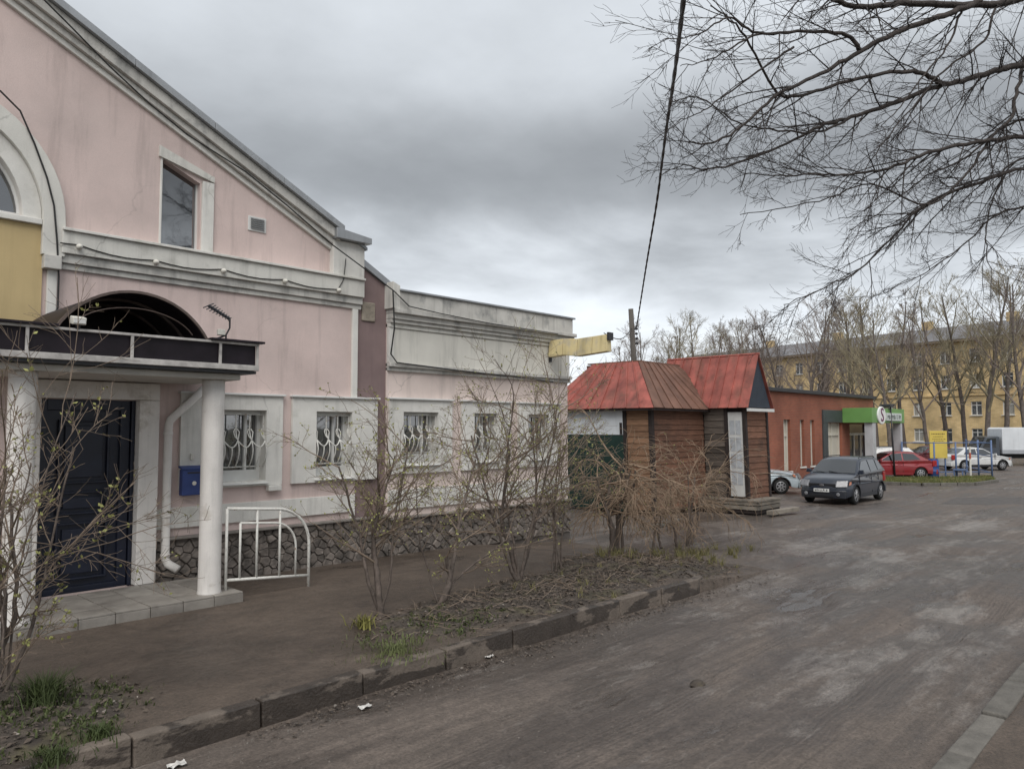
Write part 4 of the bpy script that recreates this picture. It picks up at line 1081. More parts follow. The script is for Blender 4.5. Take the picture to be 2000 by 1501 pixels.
for i, o in enumerate(ops):
    wn_ = MB().box(o[0], o[1], YB + .2, YB + .22, o[2], o[3]).build('window', M_glass2 if i in (1, 2, 4) else M_curt, shop)
    f = MB(); f.box(o[0], o[0] + .14, YB + .13, YB + .198, o[2], o[3]).box(o[1] - .12, o[1], YB + .13, YB + .198, o[2], o[3]).box(o[0] + .09, o[1] - .09, YB + .131, YB + .197, 1.85, 1.97)
    if i in (0, 3): f.box((o[0] + o[1]) / 2 - .04, (o[0] + o[1]) / 2 + .04, YB + .14, YB + .196, o[2], o[3])
    if i == 4: f.box(42.2, 42.32, YB + .14, YB + .196, o[2], 1.85).box(43.2, 43.32, YB + .14, YB + .196, o[2], 1.85)
    f.build('window_frame', mat('cream_frame', (.52, .49, .42), var=.1), wn_)
    if i < 3: MB().box(o[0] - .08, o[1] + .08, YB - .06, YB + .13, o[2] - .07, o[2]).build('sill', M_whitetrim, wn_)
M_gpanel = mat('dark_grey_panel', (.052, .06, .062), rough=.5, var=.12)
MB().box(37.5, 41.2, YB - .08, YB - .001, 2.52, 3.13).build('fascia_panel', M_gpanel, shop)
MB().box(37.5, 38.08, YB - .07, YB - .002, GB, 2.518).build('side_panel', M_gpanel, shop)
M_lime = mat('lime_green_panel', (.14, .29, .085), rough=.45, var=.07)
can = MB().box(40.0, 45.2, 12.97, YB - .082, 2.51, 3.26).build('canopy', M_lime, shop, bevel=.01)
MB().box(40.15, 40.62, 13.0, 13.4, GB, 2.508).build('canopy_column', mat('grey_cladding', (.42, .42, .43), rough=.5), shop, bevel=.01)
MB().box(44.6, 44.9, 13.0, 13.4, GB, 2.508).build('canopy_column', mat('grey_cladding', (.42, .42, .43)), shop, bevel=.01)
# sign on the canopy front: white disc with an S, then a white lettered strip
mb = MB(); mb.lathe([(.56, 0), (.56, .05), (.52, .07)], 28, lambda p: Vector((41.3 + p.x * 1.1, 12.965 - p.z, 2.88 + p.y * .82))); disc = mb.build('sign_disc', mat('sign_white', (.72, .72, .70), var=.03), can)
def text_mesh(txt, size):
    c = bpy.data.curves.new('t', 'FONT'); c.body = txt; c.size = size; c.align_x = 'CENTER'; c.align_y = 'CENTER'; c.extrude = .008; c.resolution_u = 3
    o = bpy.data.objects.new('t', c); COL.objects.link(o); bpy.context.view_layer.update()
    me = bpy.data.meshes.new_from_object(o.evaluated_get(bpy.context.evaluated_depsgraph_get()))
    bpy.data.objects.remove(o); bpy.data.curves.remove(c); return me
ms = text_mesh('S', 1.0)
so = link('sign_letter', ms, mat('plum_letter', (.14, .03, .09), var=.03), disc)
so.matrix_local = Matrix.Translation((41.3, 12.885, 2.88)) @ Matrix.Rotation(R(90), 4, 'X') @ Matrix.Scale(1.1, 4, (1, 0, 0))
strip = MB().box(42.05, 44.5, 12.90, 12.968, 2.62, 3.02).build('sign_strip', mat('sign_grey_white', (.55, .58, .56), var=.2, vs=9), can, bevel=.008)
lr = random.Random(2)
mb = MB()
x = 42.15
while x < 44.3:
    wd = lr.uniform(.09, .16); mb.box(x, x + .035, 12.885, 12.899, 2.70, 2.70 + lr.choice((.18, .24)))
    if lr.random() < .6: mb.box(x + .036, x + wd, 12.886, 12.899, 2.70 + lr.choice((0, .1, .18)), 2.70 + lr.choice((.2, .22)))
    x += wd + .05
mb.build('sign_lettering', mat('sign_letter_grey', (.16, .18, .17)), strip)

# ================================================================== ochre apartment block
A0 = Vector((109, 18, 0)); U = Vector((10, 37, 0)).normalized(); NV = Vector((-U.y, U.x, 0))   # NV points towards the viewer side
M_ybrick = brick_mat('ochre_brick', (.66, .485, .24), (.565, .40, .185), (.49, .385, .25), U.x, U.y, .5, .14, .02)
GA = -.4
def AP(s, d, z): return A0 + U * s + NV * d + Vector((0, 0, z))
apt = thing('apartment_block', AP(18, 0, GA), 'long ochre brick four-storey apartment block with white-framed windows', 'apartment block')
S0, S1 = -28.0, 62.0
zrows = [1.28, 4.72, 8.2, 11.5]
cols = [5.4 + 3.78 * k for k in range(-8, 15)]
WW, WH = 1.35, 1.75
us = sorted({S0, S1} | {round(c + d, 4) for c in cols for d in (-WW / 2, WW / 2)})
zs = sorted({GA - .2, 13.35} | {round(z + d, 4) for z in zrows for d in (-WH / 2, WH / 2)})
mb = MB()
for i in range(len(us) - 1):
    for j in range(len(zs) - 1):
        uc, zc_ = (us[i] + us[i + 1]) / 2, (zs[j] + zs[j + 1]) / 2
        if any(abs(uc - c) < WW / 2 for c in cols) and any(abs(zc_ - z) < WH / 2 for z in zrows):
            for (pa, pb) in (((us[i], zs[j]), (us[i + 1], zs[j])), ((us[i + 1], zs[j]), (us[i + 1], zs[j + 1])), ((us[i + 1], zs[j + 1]), (us[i], zs[j + 1])), ((us[i], zs[j + 1]), (us[i], zs[j]))):
                mb.quad(AP(pa[0], 0, pa[1]), AP(pb[0], 0, pb[1]), AP(pb[0], -.25, pb[1]), AP(pa[0], -.25, pa[1]))
            continue
        mb.quad(AP(us[i], 0, zs[j]), AP(us[i + 1], 0, zs[j]), AP(us[i + 1], 0, zs[j + 1]), AP(us[i], 0, zs[j + 1]))
mb.build('wall', M_ybrick, apt)
def abox(s0, s1, d0, d1, z0, z1): return MB().hexa([AP(s0, d0, z0), AP(s1, d0, z0), AP(s1, d1, z0), AP(s0, d1, z0), AP(s0, d0, z1), AP(s1, d0, z1), AP(s1, d1, z1), AP(s0, d1, z1)])
abox(S0, S1, -13, -.3, GA - .2, 13.3).build('rear_wall', M_ybrick, apt)
abox(S0 - .6, S1 + .6, -.05, .75, 13.36, 13.66).build('eaves', mat('eaves_render', (.20, .15, .10), var=.2), apt)
abox(S0, S1, -.05, .16, 6.35, 6.55).build('string_course', M_ybrick, apt)
M_aroof = mat('grey_roof_sheet', (.17, .165, .17), rough=.6, var=.2, vs=.4, streak=.2)
MB().hexa([AP(S0 - .6, .8, 13.665), AP(S1 + .6, .8, 13.665), AP(S1 + .6, -13.5, 13.665), AP(S0 - .6, -13.5, 13.665), AP(S0 + 2, -4.0, 16.0), AP(S1 - 2, -4.0, 16.0), AP(S1 - 2, -8, 16.0), AP(S0 + 2, -8, 16.0)]).build('roof', M_aroof, apt)
for s in (2, 13, 27, 40): abox(s, s + 1.2, -4.5, -3.6, 14.8, 17.0).build('chimney', M_ybrick, apt)
wr = random.Random(31)
pane_me = None
M_apglass = glass_mat('apartment_glass', (.045, .05, .055), .1, .5)
M_apcur = mat('apartment_curtain', (.30, .29, .26), rough=.5, var=.2, vs=5)
ang = math.atan2(U.y, U.x)
def local_part(name, me_, m, par, s, z, d):
    o = bpy.data.objects.new(name, me_); COL.objects.link(o); o.parent = par
    if not me_.materials: me_.materials.append(m)
    return o
pm = MB().box(-WW / 2, WW / 2, 0, .02, -WH / 2, WH / 2).mesh('pane')
pm.materials.append(M_apglass)
pmc = MB().box(-WW / 2, WW / 2, 0, .02, -WH / 2, WH / 2).mesh('pane'); pmc.materials.append(M_apcur)
f = MB(); t = .09
f.box(-WW / 2, -WW / 2 + t, -.06, -.002, -WH / 2, WH / 2).box(WW / 2 - t, WW / 2, -.06, -.002, -WH / 2, WH / 2).box(-WW / 2 + t, WW / 2 - t, -.059, -.003, WH / 2 - t, WH / 2).box(-WW / 2 + t, WW / 2 - t, -.059, -.003, -WH / 2, -WH / 2 + t)
f.box(-.05, .05, -.058, -.003, -WH / 2 + t, WH / 2 - t).box(-WW / 2 + t, -.05, -.057, -.004, .35, .43).box(.05, WW / 2 - t, -.057, -.004, .35, .43)
fm = f.mesh('frame'); fm.materials.append(M_frame)
sm = MB().box(-WW / 2 - .1, WW / 2 + .1, -.36, -.06, -WH / 2 - .09, -WH / 2).mesh('sill'); sm.materials.append(M_whitetrim)
for z in zrows:
    for c in cols:
        if c < -4 or c > 56: continue
        o = bpy.data.objects.new('window', pmc if wr.random() < .3 else pm); COL.objects.link(o); o.parent = apt
        p = AP(c, -.2, z) - apt.location
        # local x runs along the wall, local -y faces the viewer
        o.matrix_local = Matrix.Translation(p) @ Matrix.Rotation(ang + math.pi, 4, 'Z')
        for nm, me_ in (('window_frame', fm), ('sill', sm)):
            q = bpy.data.objects.new(nm, me_); COL.objects.link(q); q.parent = o

# ================================================================== vehicles (local frame: +x forward, z up)
M_tyre = mat('tyre_rubber', (.012, .012, .012), rough=.85, var=.2, vs=10)
M_rim = mat('alloy_rim', (.42, .42, .43), rough=.35, var=.1, metal=.7)
M_carglass = glass_mat('car_glass', (.012, .014, .016), .03, .8)
M_carglass.node_tree.nodes['Principled BSDF'].inputs['IOR'].default_value = 1.8
M_plastic = mat('black_plastic', (.014, .014, .016), rough=.6, var=.15)
M_head = mat('headlight_lens', (.20, .20, .21), rough=.12, var=.25, vs=12, bump=.1, bs=30, spec=.6)
M_amber = mat('indicator_lens', (.5, .2, .12), rough=.2, var=.1)
M_tail = mat('tail_lens', (.30, .015, .012), rough=.2, var=.1)
M_plate = mat('number_plate_white', (.66, .66, .64), rough=.5, var=.05)
M_chrome = mat('chrome', (.6, .6, .62), rough=.15, metal=.9, var=.05)
def paint(name, c, r=.28, dirt=(.10, .095, .085)):
    m = mat(name, c, rough=r, var=.06, vs=2, bump=0, spec=.5, col2=tuple(a * .75 + b * .25 for a, b in zip(c, dirt)), c2s=2.2, c2=(.45, .7))
    b = m.node_tree.nodes['Principled BSDF']; b.inputs['Coat Weight'].default_value = .5; b.inputs['Coat Roughness'].default_value = .12
    return m
def car(name, loc, heading, label, group, P):
    root = thing(name, loc, label, 'car', group, heading)
    L_, W_, H_ = P['L'], P['W'], P['H']; xf, xr = L_ / 2, -L_ / 2
    af, ar, wr_ = P['af'], P['ar'], P['wr']; hood, belt, cowl = P['hood'], P['belt'], P['cowl']
    k = W_ / 2
    def wid(x, z):
        e = max(0, abs(x) - (xf - .55)) / .55
        return k * (1 - .13 * e * e) * (1 - .05 * max(0, (z - .75)) / .4) * (1 - .06 * max(0, (.45 - z)) / .3)
    def arch(c):
        r = wr_ + .055
        return [(c + r * math.cos(a), .26 + max(0, (wr_ - .26) + r * math.sin(a))) for a in [math.pi * i / 10 for i in range(11)]]
    top = [(xf - .06, .24), (xf - .01, .36), (xf, .55), (xf - .04, .72), (xf - .16, hood - .06), (xf - .30, hood), ((xf - .3 + cowl) / 2, hood + (belt - hood) * .6), (cowl, belt - .02)]
    rear = P['rear']
    loop = top + [(P['deck'][0], P['deck'][1])] + rear + [(xr + .06, .26)]
    bottom = arch(ar)[::-1] + arch(af)[::-1]
    loop = loop + bottom
    fr_ = (-1, -.86, -.45, 0, .45, .86, 1)
    mb = MB(); n = len(loop)
    for f_ in fr_:
        for (x, z) in loop:
            crown = .035 * (1 - f_ * f_) if z > hood - .08 else 0
            bow = (.06 - .20 * f_ ** 4) * smoothstep(xf - .55, xf - .12, abs(x)) * (1 if x > 0 else -1)
            zz = z - (.025 if abs(f_) == 1 and z > hood - .07 else 0)
            mb.v.append((x + bow, f_ * wid(x, z), zz + crown))
    nc = len(fr_)
    for c in range(nc - 1):
        for i in range(n):
            j = (i + 1) % n
            mb.f.append((c * n + i, c * n + j, (c + 1) * n + j, (c + 1) * n + i))
    tri = tessellate_polygon([[Vector((x, z, 0)) for x, z in loop]])
    for t_ in tri:
        mb.f.append(t_); mb.f.append(tuple((nc - 1) * n + q for q in reversed(t_)))
    body = mb.build('body', P['paint'], root, local=True)
    es = body.modifiers.new('b', 'BEVEL'); es.width = .02; es.segments = 2; es.limit_method = 'ANGLE'; es.angle_limit = R(40)
    body.data.polygons.foreach_set('use_smooth', [True] * len(body.data.polygons))
    body.modifiers.new('wn', 'WEIGHTED_NORMAL')
    # cabin
    cab = P['cab']     # (x,z): windscreen base, roof front, roof mid, roof rear, rear screen base
    def cw(z): return k * (.94 - .20 * (z - belt) / (H_ - belt))
    mb = MB(); n = len(cab)
    for f_ in fr_:
        for i, (x, z) in enumerate(cab):
            crown = .03 * (1 - f_ * f_) if 0 < i < n - 1 else 0
            bow = (.06 if i == 0 else (.04 if i == 1 else (-.04 if i == n - 1 else 0))) * (1 - f_ * f_)
            mb.v.append((x + bow, f_ * cw(z), z + crown - (.03 if abs(f_) == 1 and 0 < i < n - 1 else 0)))
    for c in range(nc - 1):
        for i in range(n - 1):
            mb.f.append((c * n + i, c * n + i + 1, (c + 1) * n + i + 1, (c + 1) * n + i))
    mb.f.append(tuple(range(n))); mb.f.append(tuple((nc - 1) * n + i for i in reversed(range(n))))
    cabin = mb.build('cabin', P['paint'], root, local=True, smooth=False)
    bv = cabin.modifiers.new('b', 'BEVEL'); bv.width = .03; bv.segments = 2; bv.limit_method = 'ANGLE'; bv.angle_limit = R(30)
    cabin.data.polygons.foreach_set('use_smooth', [True] * len(cabin.data.polygons)); cabin.modifiers.new('wn', 'WEIGHTED_NORMAL')
    def screen(a, b, nm, inset, sgn):
        mb = MB(); rows, colsn = 3, 6
        pa, pb = Vector((a[0], 0, a[1])), Vector((b[0], 0, b[1])); nn_ = Vector((-(pb.z - pa.z), 0, pb.x - pa.x)).normalized()
        if nn_.x * sgn < 0: nn_ = -nn_
        for r_ in range(rows + 1):
            t = inset + (1 - 2 * inset) * r_ / rows; q = pa.lerp(pb, t)
            for c in range(colsn + 1):
                f_ = -1 + 2 * c / colsn
                bow0 = .06 * sgn if sgn > 0 else -.04; bow1 = .04 if sgn > 0 else 0
                mb.v.append(tuple(q + Vector(((bow0 * (1 - t) + bow1 * t) * (1 - (f_ * .9) ** 2), f_ * .90 * cw(q.z), .03 * t * (1 - f_ * f_))) + nn_ * .012))
        for r_ in range(rows):
            for c in range(colsn):
                i = r_ * (colsn + 1) + c; mb.f.append((i, i + 1, i + colsn + 2, i + colsn + 1))
        return mb.build(nm, M_carglass, cabin, smooth=True, local=True)
    screen(cab[0], cab[1], 'windscreen', .07, 1)
    screen(cab[-1], cab[-2], 'rear_window', .12, -1)
    for s in (-1, 1):
        for poly in P['side']:
            mb = MB()
            for off in (.012, .0):
                for (x, z) in poly: mb.v.append((x, s * (cw(z) + off), z))
            m_ = len(poly); mb.f = [tuple(range(m_)), tuple(range(2 * m_ - 1, m_ - 1, -1))] + [(i, (i + 1) % m_, m_ + (i + 1) % m_, m_ + i) for i in range(m_)]
            mb.build('side_window', M_carglass, cabin, local=True)
        # door seams, handles, mirror
        for x in P['seams']:
            mb = MB(); mb.hexa([(x - .006, s * (wid(x, .5) - .02), .36), (x + .006, s * (wid(x, .5) - .02), .36), (x + .006, s * (wid(x, .5) + .003), .36), (x - .006, s * (wid(x, .5) + .003), .36),
                                (x - .006, s * (wid(x, belt) - .02), belt - .05), (x + .006, s * (wid(x, belt) - .02), belt - .05), (x + .006, s * (wid(x, belt) + .003), belt - .05), (x - .006, s * (wid(x, belt) + .003), belt - .05)])
            mb.build('door_seam', M_plastic, body, local=True)
        for x in P['handles']:
            y = wid(x, belt - .12); mb = MB(); mb.box(x - .08, x + .08, min(s * y, s * (y + .02)), max(s * y, s * (y + .02)), belt - .15, belt - .115); mb.build('door_handle', P['trim'], body, bevel=.008, local=True)
        xm = cowl - .12; ym = k * .93
        mb = MB(); mb.hexa([(xm - .05, s * ym, belt - .02), (xm + .05, s * ym, belt - .02), (xm + .05, s * (ym + .19), belt + .0), (xm - .05, s * (ym + .19), belt + .0), (xm - .05, s * ym, belt + .12), (xm + .02, s * ym, belt + .12), (xm + .02, s * (ym + .18), belt + .13), (xm - .05, s * (ym + .18), belt + .13)])
        mb.build('mirror', P['paint'], body, bevel=.02, local=True)
        # lower cladding / sill
        y = wid(0, .3); mb = MB(); mb.box(ar + wr_ + .08, af - wr_ - .08, min(s * (y - .03), s * (y + .012)), max(s * (y - .03), s * (y + .012)), .22, .37); mb.build('sill', P['trim'], body, bevel=.01, local=True)
        # wheel-arch trim
        for c in (ar, af):
            mb = MB(); r0, r1 = wr_ + .045, wr_ + .085; na = 12; y0 = wid(c, .5)
            poly = [(c + r1 * math.cos(math.pi * i / na), wr_ + r1 * math.sin(math.pi * i / na)) for i in range(na + 1)] + [(c + r0 * math.cos(math.pi * i / na), wr_ + r0 * math.sin(math.pi * i / na)) for i in range(na, -1, -1)]
            mb.prism(poly, s * (y0 - .05), s * (y0 + .008)); mb.build('wheel_arch', P['trim'], body, local=True)
            mb = MB(); mb.prism([(c + r1 * math.cos(math.pi * i / na), .2 + r1 * math.sin(math.pi * i / na)) for i in range(na + 1)], s * (y0 - .34), s * (y0 - .30)); mb.build('wheel_well', M_plastic, body, local=True)
    # wheels
    tw = .20
    tyre = MB(); prof = [(wr_ * .62, -tw / 2), (wr_ * .93, -tw / 2), (wr_, -tw * .34), (wr_, tw * .34), (wr_ * .93, tw / 2), (wr_ * .62, tw / 2)]
    tyre.lathe(prof, 22, lambda p: Vector((p.x, p.z, p.y))); tme = tyre.mesh('tyre'); tme.materials.append(M_tyre); tme.polygons.foreach_set('use_smooth', [True] * len(tme.polygons))
    rim = MB(); rr_ = wr_ * .64
    rim.lathe([(rr_, .0), (rr_, .03), (rr_ * .90, .035), (rr_ * .86, -.03), (.02, -.03)], 20, lambda p: Vector((p.x, -p.z, p.y)))
    for i in range(P.get('spokes', 5)):
        a = 2 * math.pi * i / P.get('spokes', 5); d = Vector((math.cos(a), 0, math.sin(a))); e = Vector((-math.sin(a), 0, math.cos(a)))
        rim.hexa([d * .03 - e * .035 + Vector((0, -.01, 0)), d * rr_ * .92 - e * .03 + Vector((0, -.01, 0)), d * rr_ * .92 + e * .03 + Vector((0, -.01, 0)), d * .03 + e * .035 + Vector((0, -.01, 0)),
                  d * .03 - e * .03 + Vector((0, -.045, 0)), d * rr_ * .92 - e * .02 + Vector((0, -.03, 0)), d * rr_ * .92 + e * .02 + Vector((0, -.03, 0)), d * .03 + e * .03 + Vector((0, -.045, 0))])
    rme = rim.mesh('rim'); rme.materials.append(M_rim)
    for c in (af, ar):
        for s in (-1, 1):
            t_ = bpy.data.objects.new('wheel', tme); COL.objects.link(t_); t_.parent = root
            t_.location = (c, s * (k - tw / 2 - .02), wr_)
            r_ = bpy.data.objects.new('rim', rme); COL.objects.link(r_); r_.parent = t_; r_.location = (0, s * (tw / 2 - .03), 0)
            if s > 0: r_.rotation_euler = (0, 0, math.pi)
    # nose
    yw = wid(xf - .1, .6)
    bp = MB(); bp.hexa([(xf - .10, -yw * .98, .22), (xf + .045, -yw * .55, .22), (xf + .045, yw * .55, .22), (xf - .10, yw * .98, .22), (xf - .12, -yw * 1.0, .50), (xf + .075, -yw * .55, .50), (xf + .075, yw * .55, .50), (xf - .12, yw * 1.0, .50)])
    bp.build('front_bumper', P['bumper'], root, bevel=.03, local=True)
    g_ = MB(); g_.box(xf - .06, xf + .035, -yw * .55, yw * .55, .60, .72); g_.build('grille', M_plastic, root, bevel=.012, local=True)
    g_ = MB(); g_.box(xf + .02, xf + .079, -yw * .5, yw * .5, .27, .36); g_.build('air_intake', M_plastic, root, bevel=.01, local=True)
    if P.get('emblem'):
        e_ = MB(); e_.lathe([(.085, 0), (.085, .012), (.05, .018)], 18, lambda p: Vector((xf + .046 + p.z, p.y, .665 + p.x * .42))); e_.build('emblem', M_chrome, root, local=True)
    pl_ = MB(); pl_.box(xf + .074, xf + .088, -.26, .26, .44, .55); plo = pl_.build('number_plate', M_plate, root, local=True)
    mk = MB(); rr2 = random.Random(4)
    for i in range(8):
        y0 = -.215 + i * .055
        mk.box(xf + .0885, xf + .091, y0, y0 + .012, .465, .525)
        mk.box(xf + .0885, xf + .091, y0 + .013, y0 + .032, .465 + rr2.choice((0, .025, .047)), .465 + rr2.choice((.013, .036, .06)) + .008)
    mk.build('plate_marking', M_plastic, plo, local=True)
    for s in (-1, 1):
        h_ = MB()
        a = [(xf + .02, s * yw * .56, .60), (xf - .15, s * yw * .97, .61), (xf - .24, s * yw * .97, .82), (xf - .10, s * yw * .56, .80)]
        o_ = Vector((.06, s * .03, .015))
        h_.hexa([Vector(q) - o_ * .5 for q in a] + [Vector(q) + o_ for q in a]); h_.build('headlight', M_head, root, bevel=.012, local=True)
        h_ = MB(); h_.hexa([Vector(q) + Vector((.0, s * .03, 0)) for q in ((xf - .24, s * yw * .96, .67), (xf - .36, s * yw * 1.0, .69), (xf - .40, s * yw * 1.0, .79), (xf - .30, s * yw * .97, .78))] + [Vector(q) + Vector((.012, s * .045, 0)) for q in ((xf - .24, s * yw * .96, .67), (xf - .36, s * yw * 1.0, .69), (xf - .40, s * yw * 1.0, .79), (xf - .30, s * yw * .97, .78))])
        h_.build('indicator', M_amber, root, local=True)
        f_ = MB(); f_.lathe([(.06, 0), (.06, .02), (.04, .03)], 12, lambda p: Vector((xf + .03 + p.z, s * yw * .68 + p.x, .37 + p.y))); f_.build('fog_light', M_head, root, local=True)
        t2 = MB(); yr = wid(xr + .12, .85); t2.box(xr + .02, xr + .24, min(s * yr * .93, s * yr * 1.015), max(s * yr * .93, s * yr * 1.015), .66, .98); t2.build('tail_light', M_tail, root, bevel=.02, local=True)
    rb = MB(); yw2 = wid(xr + .1, .5); rb.box(xr - .05, xr + .10, -yw2, yw2, .26, .52); rb.build('rear_bumper', P['bumper'], root, bevel=.03, local=True)
    if P.get('rails'):
        for s in (-1, 1):
            m_ = MB(); m_.tube([(cab[1][0] - .15, s * cw(H_) * .93, H_ - .02), (cab[1][0] - .25, s * cw(H_) * .93, H_ + .03), (cab[-2][0] + .2, s * cw(H_) * .93, H_ + .03), (cab[-2][0] + .08, s * cw(H_) * .93, H_ - .02)], .016, 6); m_.build('roof_rail', M_plastic, cabin, local=True)
    wp = MB(); 
    for y0 in (-.1, .35): wp.bar((cab[0][0] + .07, y0, cab[0][1] + .02), (cab[0][0] - .02, y0 - .5, cab[0][1] + .09), .015)
    wp.build('wiper', M_plastic, cabin, local=True)
    return root
P_suv = dict(L=4.02, W=1.74, H=1.55, af=1.22, ar=-1.27, wr=.315, hood=.88, belt=1.03, cowl=.98, deck=(-1.86, 1.06), rear=[(-1.98, .92), (-2.01, .50)],
             cab=[(1.02, 1.00), (.36, 1.47), (-.2, 1.55), (-1.45, 1.53), (-1.93, 1.03)], side=[[(.80, 1.06), (.30, 1.42), (-.28, 1.46), (-.28, 1.06)], [(-.36, 1.06), (-.36, 1.46), (-1.02, 1.45), (-1.06, 1.08)], [(-1.14, 1.10), (-1.12, 1.44), (-1.40, 1.42), (-1.62, 1.12)]],
             seams=(.85, -.32, -1.05), handles=(-.15, -.92), paint=paint('slate_blue_paint', (.018, .024, .038)), trim=mat('dark_trim', (.022, .024, .03), rough=.5), bumper=paint('slate_bumper', (.012, .015, .023), .4), emblem=True, rails=True)
GC = gz(29) - .125
car('parked_car', (28.15, 10.15, Hroad(28.15, 10.15) + .01), R(180), 'dark slate-blue compact SUV facing out beside the kiosk', 'cars in the yard', P_suv)
P_sedan = dict(P_suv, L=4.3, W=1.72, H=1.43, af=1.32, ar=-1.28, wr=.305, hood=.80, belt=.94, cowl=.92, deck=(-1.95, .98), rear=[(-2.12, .86), (-2.15, .5)],
               cab=[(.95, .92), (.18, 1.36), (-.3, 1.43), (-1.05, 1.40), (-1.78, .97)], side=[[(.72, .98), (.12, 1.32), (-.35, 1.35), (-.35, .98)], [(-.43, .98), (-.43, 1.35), (-.98, 1.32), (-1.30, 1.02)]], seams=(.8, -.39), handles=(-.22, -1.1), emblem=False, rails=False, spokes=7)
car('parked_car', (29.15, 14.55, Hroad(29.1, 14.5) + .01), R(-52), 'pale silver hatchback with nose showing past the kiosk', 'cars in the yard', dict(P_sedan, paint=paint('pale_silver_paint', (.42, .48, .51), .3), trim=M_plastic, bumper=paint('pale_silver_paint', (.42, .48, .51))))
car('parked_car', (43.6, 13.35, Hroad(43.6, 13.3) + .01), R(130), 'red hatchback parked behind the grass verge by the lamp post', 'cars in the yard', dict(P_sedan, paint=paint('red_paint', (.24, .018, .025)), trim=mat('red_trim', (.2, .016, .02)), bumper=paint('red_paint', (.24, .018, .025))))
car('parked_car', (47.6, 15.1, Hroad(47, 15) + .01), R(125), 'white estate car behind the red hatchback', 'cars in the yard', dict(P_suv, L=4.4, paint=paint('white_paint', (.62, .62, .62)), trim=M_plastic, bumper=paint('white_paint', (.62, .62, .62))))
car('parked_car', (56.0, 12.0, Hroad(56, 12) + .01), R(-40), 'white hatchback beyond the blue fence near the yellow board', 'cars in the yard', dict(P_sedan, paint=paint('white_paint2', (.60, .60, .59)), trim=M_plastic, bumper=paint('white_paint2', (.60, .60, .59))))
car('parked_car', (59.5, 15.6, Hroad(59, 15) + .01), R(140), 'dark maroon car mostly hidden behind the yellow board', 'cars in the yard', dict(P_sedan, paint=paint('maroon_paint', (.10, .014, .02)), trim=M_plastic, bumper=paint('maroon_paint', (.10, .014, .02))))

# flatbed truck with white tilt
tk = thing('cargo_truck', (65.5, 11.2, gz(60) - .12), 'light truck with white canvas cargo body beyond the blue fence', 'truck', None, R(128))
M_tilt = mat('white_tilt_canvas', (.62, .64, .66), rough=.6, var=.08, vs=1.5, streak=.15, bump=.2, bs=6)
M_tcab = paint('dark_cab_paint', (.05, .06, .075))
mb = MB(); mb.prism([(-2.9, 1.0), (1.6, 1.0), (1.6, 2.62), (1.45, 2.72), (-2.75, 2.72), (-2.9, 2.62)], -1.0, 1.0); mb.build('cargo_body', M_tilt, tk, bevel=.03, local=True)
mb = MB(); mb.box(-2.92, 1.62, -1.02, 1.02, .84, 1.12); mb.build('side_board', mat('grey_side_board', (.32, .33, .35), var=.12), tk, local=True)
mb = MB(); mb.box(-2.8, 3.2, -.45, .45, .5, .84); mb.build('chassis', M_plastic, tk, local=True)
mb = MB(); mb.prism([(1.75, .45), (3.45, .45), (3.5, 1.0), (3.1, 1.25), (2.65, 2.05), (1.9, 2.1), (1.75, 2.05)], -.95, .95); tc_ = mb.build('cab', M_tcab, tk, bevel=.04, local=True)
for s in (-1, 1):
    mb = MB(); mb.prism([(2.0, 1.28), (2.92, 1.28), (2.58, 1.92), (2.0, 1.95)], s * .94, s * .958); mb.build('side_window', M_carglass, tc_, local=True)
    for c in (-1.9, 2.75):
        mb = MB(); mb.lathe([(.22, -.11), (.36, -.11), (.38, -.07), (.38, .07), (.36, .11), (.22, .11)], 18, lambda p: Vector((c + p.x, s * .85 + p.z, .38 + p.y))); wl = mb.build('wheel', M_tyre, tk, local=True, smooth=True)
        mb = MB(); mb.lathe([(.22, .0), (.2, .02), (.08, .03)], 16, lambda p: Vector((c + p.x, s * (.945 + p.z), .38 + p.y))); mb.build('rim', M_rim, wl, local=True)
    mb = MB(); mb.box(3.40, 3.52, min(s * .55, s * .85), max(s * .55, s * .85), .72, .92); mb.build('headlight', M_head, tk, bevel=.02, local=True)
mb = MB(); mb.quad((3.13, -.85, 1.28), (3.13, .85, 1.28), (2.69, .8, 2.02), (2.69, -.8, 2.02)); mb.quad((3.10, -.85, 1.28), (2.66, -.8, 2.02), (2.66, .8, 2.02), (3.10, .85, 1.28)); mb.build('windscreen', M_carglass, tc_, local=True)

# ================================================================== verge, fence, board, bin, posts
GV = gz(40) - .125
M_grass = mat('short_grass', (.085, .095, .028), rough=.9, var=.4, vs=3, bump=.8, bs=30, col2=(.13, .11, .05), c2s=1.2)
v0 = [onZ(*q, GV + .1) for q in ((1722, 941), (1800, 944), (1900, 943), (1945, 937))]
vb = [Vector((p.x, p.y, 0)) for p in v0]
deep = [p + Vector((3.6, 2.2, 0)) if i < 3 else p + Vector((3.5, .9, 0)) for i, p in enumerate(vb)]
mb = MB()
nv = 14
for i in range(len(vb) - 1):
    for a in range(nv):
        for b in range(6):
            def q(t, s_):
                p = vb[i].lerp(vb[i + 1], t).lerp(deep[i].lerp(deep[i + 1], t), s_); p.z = GV + .11 + .03 * noise.noise(Vector((p.x * 1.4, p.y * 1.4, 0))) + .04 * math.sin(math.pi * s_); return p
            mb.quad(q(a / nv, b / 6), q((a + 1) / nv, b / 6), q((a + 1) / nv, (b + 1) / 6), q(a / nv, (b + 1) / 6))
tag(mb.build('grass_verge', M_grass, None, smooth=True), kind='structure')
kr2 = bpy.data.objects.new('verge_kerb', None); COL.objects.link(kr2); kr2.location = (vb[0].x, vb[0].y, GV); tag(kr2, kind='structure')
